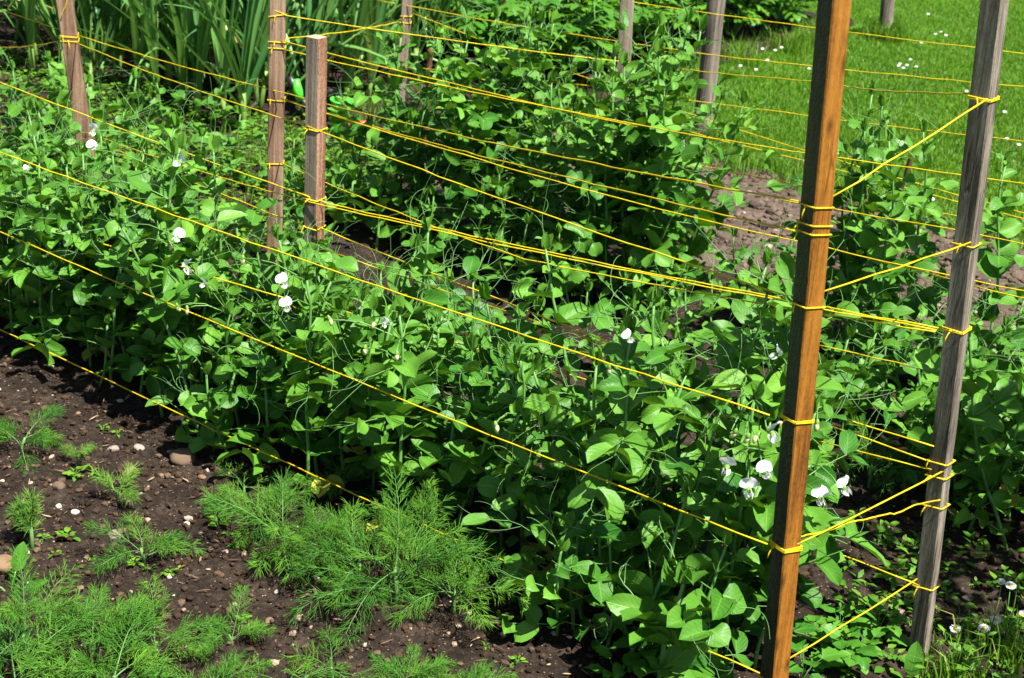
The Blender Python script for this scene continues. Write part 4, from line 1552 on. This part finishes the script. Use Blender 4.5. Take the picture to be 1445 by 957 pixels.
crumbs('soil_crumbs', 12000, lambda r: (r.uniform(.4, 3.0), r.uniform(1.0, 1.85)), .0009, .0075, 'loose crumbs and grit lying on the dark front soil', M['crumb'])
crumbs('dry_soil_crumbs', 8000, lambda r: (r.uniform(-.3, 2.6), r.uniform(3.5, 4.32)), .003, .017, 'loose dry crumbs on the pale soil strip', M['dry_crumb'], .05)
crumbs('shaded_soil_crumbs', 2500, lambda r: (r.uniform(.0, 2.8), r.uniform(2.1, 2.7)), .002, .010, 'loose crumbs on soil between the pea rows', M['crumb'])
sm = MB()
r5 = random.Random(55)
for i in range(600):
    u, v = (r5.uniform(.5, 3.0), r5.uniform(1.0, 1.85)) if i < 700 else (r5.uniform(.3, 1.6), r5.uniform(2.1, 2.6))
    b = uv2w(u, v, soil_height(u, v) + .006)
    a = r5.uniform(0, 6.28)
    L = r5.uniform(.006, .028)
    d = hv(a) + Vector((0, 0, r5.uniform(-.15, .25)))
    leaf(sm, b, d, Vector((0, 0, 1)) + rvec(r5, .5), L, r5.uniform(.0015, .005), prof_lance, 3, 2, .2, r5.uniform(-.8, .8), .05, r5.random(), r5)
tag(link('straw_litter', sm.mesh('straw_litter', M['straw'])), 'scraps of dry straw and bark scattered over the soil', 'litter', kind='stuff')

# ------------------------------------------------------------------ grass
def grass(name, pts, hmin, hmax, label, seed, w=.0016, lean=.7):
    rg = np.random.default_rng(seed)
    n = len(pts)
    P = np.array([(p[0], p[1], p[2]) for p in pts], dtype=np.float64)
    h = rg.uniform(hmin, hmax, n)
    a = rg.uniform(0, 2 * np.pi, n)
    ln = rg.uniform(.1, 1, n) * lean
    a2 = rg.uniform(0, 2 * np.pi, n)
    side = np.stack([np.cos(a), np.sin(a), np.zeros(n)], 1)
    ld = np.stack([np.cos(a2), np.sin(a2), np.zeros(n)], 1)
    ww = rg.uniform(.7, 1.3, n)[:, None] * w
    up = np.array([0, 0, 1.0])
    m = P + up * (h * .6)[:, None] + ld * (h * ln * .3)[:, None]
    t = P + up * (h * (1 - .35 * ln))[:, None] + ld * (h * ln)[:, None]
    V = np.stack([P - side * ww, P + side * ww, m + side * ww * .75, m - side * ww * .75, t], 1).reshape(-1, 3)
    idx = np.arange(n) * 5
    me = bpy.data.meshes.new(name)
    me.vertices.add(n * 5)
    me.vertices.foreach_set('co', V.ravel())
    loops = np.stack([idx, idx + 1, idx + 2, idx + 3, idx + 3, idx + 2, idx + 4], 1).ravel().astype(np.int32)
    me.loops.add(len(loops)); me.loops.foreach_set('vertex_index', loops)
    me.polygons.add(n * 2)
    ls = np.stack([np.arange(n) * 7, np.arange(n) * 7 + 4], 1).ravel().astype(np.int32)
    me.polygons.foreach_set('loop_start', ls)
    me.polygons.foreach_set('use_smooth', [True] * (n * 2))
    me.uv_layers.new(name='UVMap')
    at = me.attributes.new('tint', 'FLOAT', 'POINT')
    tn = np.clip(rg.normal(.5, .22, n), 0, 1)
    dry = rg.random(n) < .03
    tn[dry] = 1.4
    at.data.foreach_set('value', np.repeat(tn, 5).astype(np.float32))
    me.materials.append(M['grass'])
    me.update(calc_edges=True)
    me.validate()
    o = link(name, me)
    tag(o, label, 'grass', kind='stuff')
    return o


def lawn_points(n, seed):
    rg = random.Random(seed)
    out = []
    while len(out) < n:
        y = rg.uniform(4.3, 13.5)
        x = rg.uniform(-.9, y * .36 + .35)
        p = Vector((x, y, -.022))
        u, v = w2uv(p)
        edge = 4.27 + .10 * mnoise.noise(Vector((u * 4, 1.7, 0)))
        if v < edge:
            continue
        if u > 2.95 and 4.62 < v < 7.2:
            continue
        if u > 3.3 and v < 7.3:
            continue
        if rg.random() > (5.2 / y) ** 1.3:
            continue
        out.append(p)
    return out


grass('lawn_grass', lawn_points(260000, 3), .012, .027, 'short mown bright green lawn beyond the dry soil', 3, w=.0016)
tp = []
r6 = random.Random(66)
for i in range(220):
    k = r6.random()
    if k < .6:
        u, v = r6.uniform(-.8, 2.9), 4.30 + r6.uniform(-.06, .10)
    elif k < .7:
        b = PF['b']; u, v = w2uv(b + hv(r6.uniform(0, 6.28)) * r6.uniform(.03, .09))
    elif k < .78:
        b = PG['b']; u, v = w2uv(b + hv(r6.uniform(0, 6.28)) * r6.uniform(.03, .12))
    else:
        u, v = 2.95 + r6.uniform(-.1, .1), r6.uniform(4.5, 6.9)
    for j in range(40):
        p = uv2w(u + r6.gauss(0, .03), v + r6.gauss(0, .03)); p.z = -.02
        tp.append(p)
grass('edge_grass', tp, .05, .13, 'longer uncut grass along the lawn edge and round the posts', 5, w=.0020, lean=.8)
tp = []
for i in range(45):
    x, y = r6.uniform(1300, 1520), r6.uniform(895, 1010)
    if y < 900 and x < 1390:
        continue
    c = on_ground(x, y)
    for j in range(12):
        p = c + Vector((r6.gauss(0, .012), r6.gauss(0, .012), 0)); p.z = ground_z(p)
        tp.append(p)
for i in range(90):
    u, v = r6.uniform(2.7, 3.5), r6.uniform(2.9, 4.3)
    for j in range(25):
        p = uv2w(u + r6.gauss(0, .03), v + r6.gauss(0, .03)); p.z = ground_z(p)
        tp.append(p)
grass('grass_tufts', tp, .03, .085, 'rough grass growing at bed corners beside daisies and stakes', 6, w=.0014, lean=.9)

# ------------------------------------------------------------------ plastic garden toy behind the short stake
tb = on_ground(474, 190); tb.z = ground_z(tb)
toy = bpy.data.objects.new('garden_toy', None); COL.objects.link(toy); toy.location = tb
tag(toy, 'bright green plastic garden toy with black and red parts behind short stake', 'garden toy')
mpx = (tb - EYE).dot(_f) / F


def tp_(x, y, dy=0.0):
    return at_y(x, y, tb.y + dy) - tb


mb = MB()      # flared green tub, open at its top
ring = []
for k, (z, rx) in enumerate(((0.0, .030), (.01, .034), (.06, .046), (.115, .056), (.118, .061), (.112, .061), (.108, .052), (.02, .030))):
    rx *= .66
    ring.append([(rx * math.cos(a) * 1.05 + .0, rx * math.sin(a) * .8, z) for a in [2 * PI * q / 20 for q in range(20)]])
vs = [p for rg_ in ring for p in rg_]
fs = []
for i in range(len(ring) - 1):
    for q in range(20):
        fs.append((i * 20 + q, i * 20 + (q + 1) % 20, (i + 1) * 20 + (q + 1) % 20, (i + 1) * 20 + q))
fs.append(tuple(range(19, -1, -1)))
mb.add(vs, fs)
o = link('tub', mb.mesh('tub', M['green_plastic']), parent=toy); o.rotation_euler = (.12, .10, .4); o.location = (.005, 0, .0)
mb = MB()
wc = tp_(469, 141, .02)
tor = [(wc.x + .030 * math.cos(a), wc.y + .004 * math.sin(2 * a), wc.z + .030 * math.sin(a)) for a in [2 * PI * q / 18 for q in range(19)]]
mb.tube(tor, .010, 8, cap=False)
mb.tube([(wc.x, wc.y - .012, wc.z), (wc.x, wc.y + .012, wc.z)], .012, 10)
link('wheel', mb.mesh('wheel', M['black_plastic']), parent=toy)
mb = MB()
mb.tube([tp_(408, 108, .05), tp_(414, 122, .05), tp_(424, 140, .05), tp_(440, 158, .03), tp_(462, 168, .0)], [.014, .016, .016, .013, .012], 8)
link('black_arm', mb.mesh('black_arm', M['black_plastic']), parent=toy)
mb = MB()
mb.tube([tp_(418, 112, .02), tp_(420, 128, .02), tp_(424, 142, .02)], [.010, .017, .012], 8)
link('green_arm', mb.mesh('green_arm', M['green_plastic']), parent=toy)
for pts, rd_ in (([(484, 180), (494, 177), (505, 176), (520, 173)], .012), ([(488, 198), (497, 197), (506, 201)], .010), ([(569, 172), (574, 180), (579, 188)], .010), ([(550, 178), (552, 184), (550, 190)], .006)):
    mb = MB()
    q = [tp_(x, y, .02) for x, y in pts]
    mb.tube(q, [rd_ * .8] + [rd_] * (len(q) - 2) + [rd_ * .8], 8)
    link('red_bar', mb.mesh('red_bar', M['red_plastic']), parent=toy)

# ------------------------------------------------------------------ unseen shrubs, added to dapple the right-hand soil with shade
def shrub(c, rad, zc, label, n=1500, seed=31):
    r = random.Random(seed)
    st, fo = MB(), MB()
    base = Vector((c[0], c[1], -.03))
    for k in range(9):
        e = Vector((c[0], c[1], zc)) + Vector((r.uniform(-1, 1), r.uniform(-1, 1), r.uniform(-.7, .9))) * rad * .8
        mpt = base.lerp(e, .5) + rvec(r, .05)
        st.tube([base - Vector((c[0], c[1], 0)), mpt - Vector((c[0], c[1], 0)), e - Vector((c[0], c[1], 0))], [.012, .008, .003], 6)
    for k in range(n):
        d = rvec(r)
        while d.length > 1:
            d = rvec(r)
        p = Vector((0, 0, zc)) + Vector((d.x * rad, d.y * rad, d.z * rad * .9))
        if mnoise.noise(p * 6) < -.12:
            continue
        leaf(fo, p, rvec(r) + Vector((0, 0, -.2)), Vector((0, 0, 1)) + rvec(r, .7), .05, .03, prof_ov, 4, 2, .2, .4, .05, r.random(), r)
    root = bpy.data.objects.new('shrub', None); COL.objects.link(root); root.location = (c[0], c[1], 0)
    tag(root, label, 'shrub')
    link('branches', st.mesh('shrub_branches', M['twig']), parent=root)
    link('foliage', fo.mesh('shrub_foliage', M['potato']), parent=root)


shrub((1.50, 1.85), .46, 1.02, 'leafy shrub added outside the right edge to shade the soil by the grey stake')
shrub((2.05, 2.35), .46, 1.12, 'larger leafy shrub added behind it outside the right edge to shade rear row', 2200, 32)

# ------------------------------------------------------------------ twigs and pegs
def twig(name, pxs, v, rad, label, mat='twig', cat='stick'):
    pts = [at_v(x, y, v) for x, y in pxs]
    low = pts[-1].copy()
    gp = low.copy(); gp.z = ground_z(low) - .03
    if low.z > .02:
        pts.append(gp)
    mb = MB()
    r = random.Random(int(pxs[0][0]))
    fine = []
    for a, b in zip(pts[:-1], pts[1:]):
        for k in range(5):
            fine.append(a.lerp(b, k / 5) + rvec(r, rad * .25))
    fine.append(pts[-1])
    mb.tube(fine, [rad * r.uniform(.85, 1.15) for _ in fine], 8)
    loc = gp
    tag(link(name, mb.mesh(name, M[mat], loc=loc), loc=loc), label, cat)


twig('pea_stick', [(1288, 214), (1274, 262), (1262, 300), (1252, 340)], 3.3, .005, 'dark brown twig standing among rear pea plants near lawn')
twig('pea_stick', [(608, 70), (605, 95), (602, 140)], 3.7, .008, 'short reddish stick poking up behind the rear pea tops')
twig('pea_stick', [(93, 185), (93, 225), (94, 260)], 2.5, .005, 'thin dark stick beside the leaning stake')
twig('metal_peg', [(960, 190), (961, 204), (963, 215)], 4.25, .011, 'dull grey metal peg by the corner post', 'metal', 'peg')
twig('bark_stick', [(779, 183), (778, 200)], 3.9, .006, 'brown stub of a stick in the grass gap')

# ------------------------------------------------------------------ light and camera
w = bpy.data.worlds.new('World')
SC.world = w
w.use_nodes = True
nt = w.node_tree
bg = nt.nodes['Background']
sky = nt.nodes.new('ShaderNodeTexSky')
sky.sky_type = 'NISHITA'
sky.sun_disc = False
AZ = math.atan2(SUN_DIR.x, SUN_DIR.y)
sky.sun_elevation = math.asin(SUN_DIR.z)
sky.sun_rotation = AZ
nt.links.new(sky.outputs[0], bg.inputs[0])
bg.inputs[1].default_value = 0.05
sl = bpy.data.lights.new('sun', 'SUN')
sl.energy = 5.0
sl.angle = math.radians(0.5)
sl.color = (1.0, .955, .88)
so = bpy.data.objects.new('sun', sl)
COL.objects.link(so)
so.location = (3, -3, 6)
so.rotation_euler = (-SUN_DIR).to_track_quat('-Z', 'Y').to_euler()

cam = bpy.data.cameras.new('camera')
co = bpy.data.objects.new('camera', cam)
COL.objects.link(co)
rot = Matrix((RX, UX, -_f)).transposed()
co.matrix_world = Matrix.Translation(EYE) @ rot.to_4x4()
cam.sensor_width = 36
cam.lens = 36 * F / W
cam.clip_start = .05
cam.clip_end = 1000
cam.dof.use_dof = True
cam.dof.focus_distance = 2.5
cam.dof.aperture_fstop = 11
SC.camera = co
SC.view_settings.view_transform = 'Standard'
SC.view_settings.look = 'None'
SC.view_settings.exposure = 1.38
SC.view_settings.gamma = 1
SC.cycles.use_denoising = True
SC.cycles.max_bounces = 6
SC.cycles.diffuse_bounces = 2
SC.cycles.transmission_bounces = 3
SC.cycles.glossy_bounces = 2
SC.render.resolution_x, SC.render.resolution_y = 1024, 678
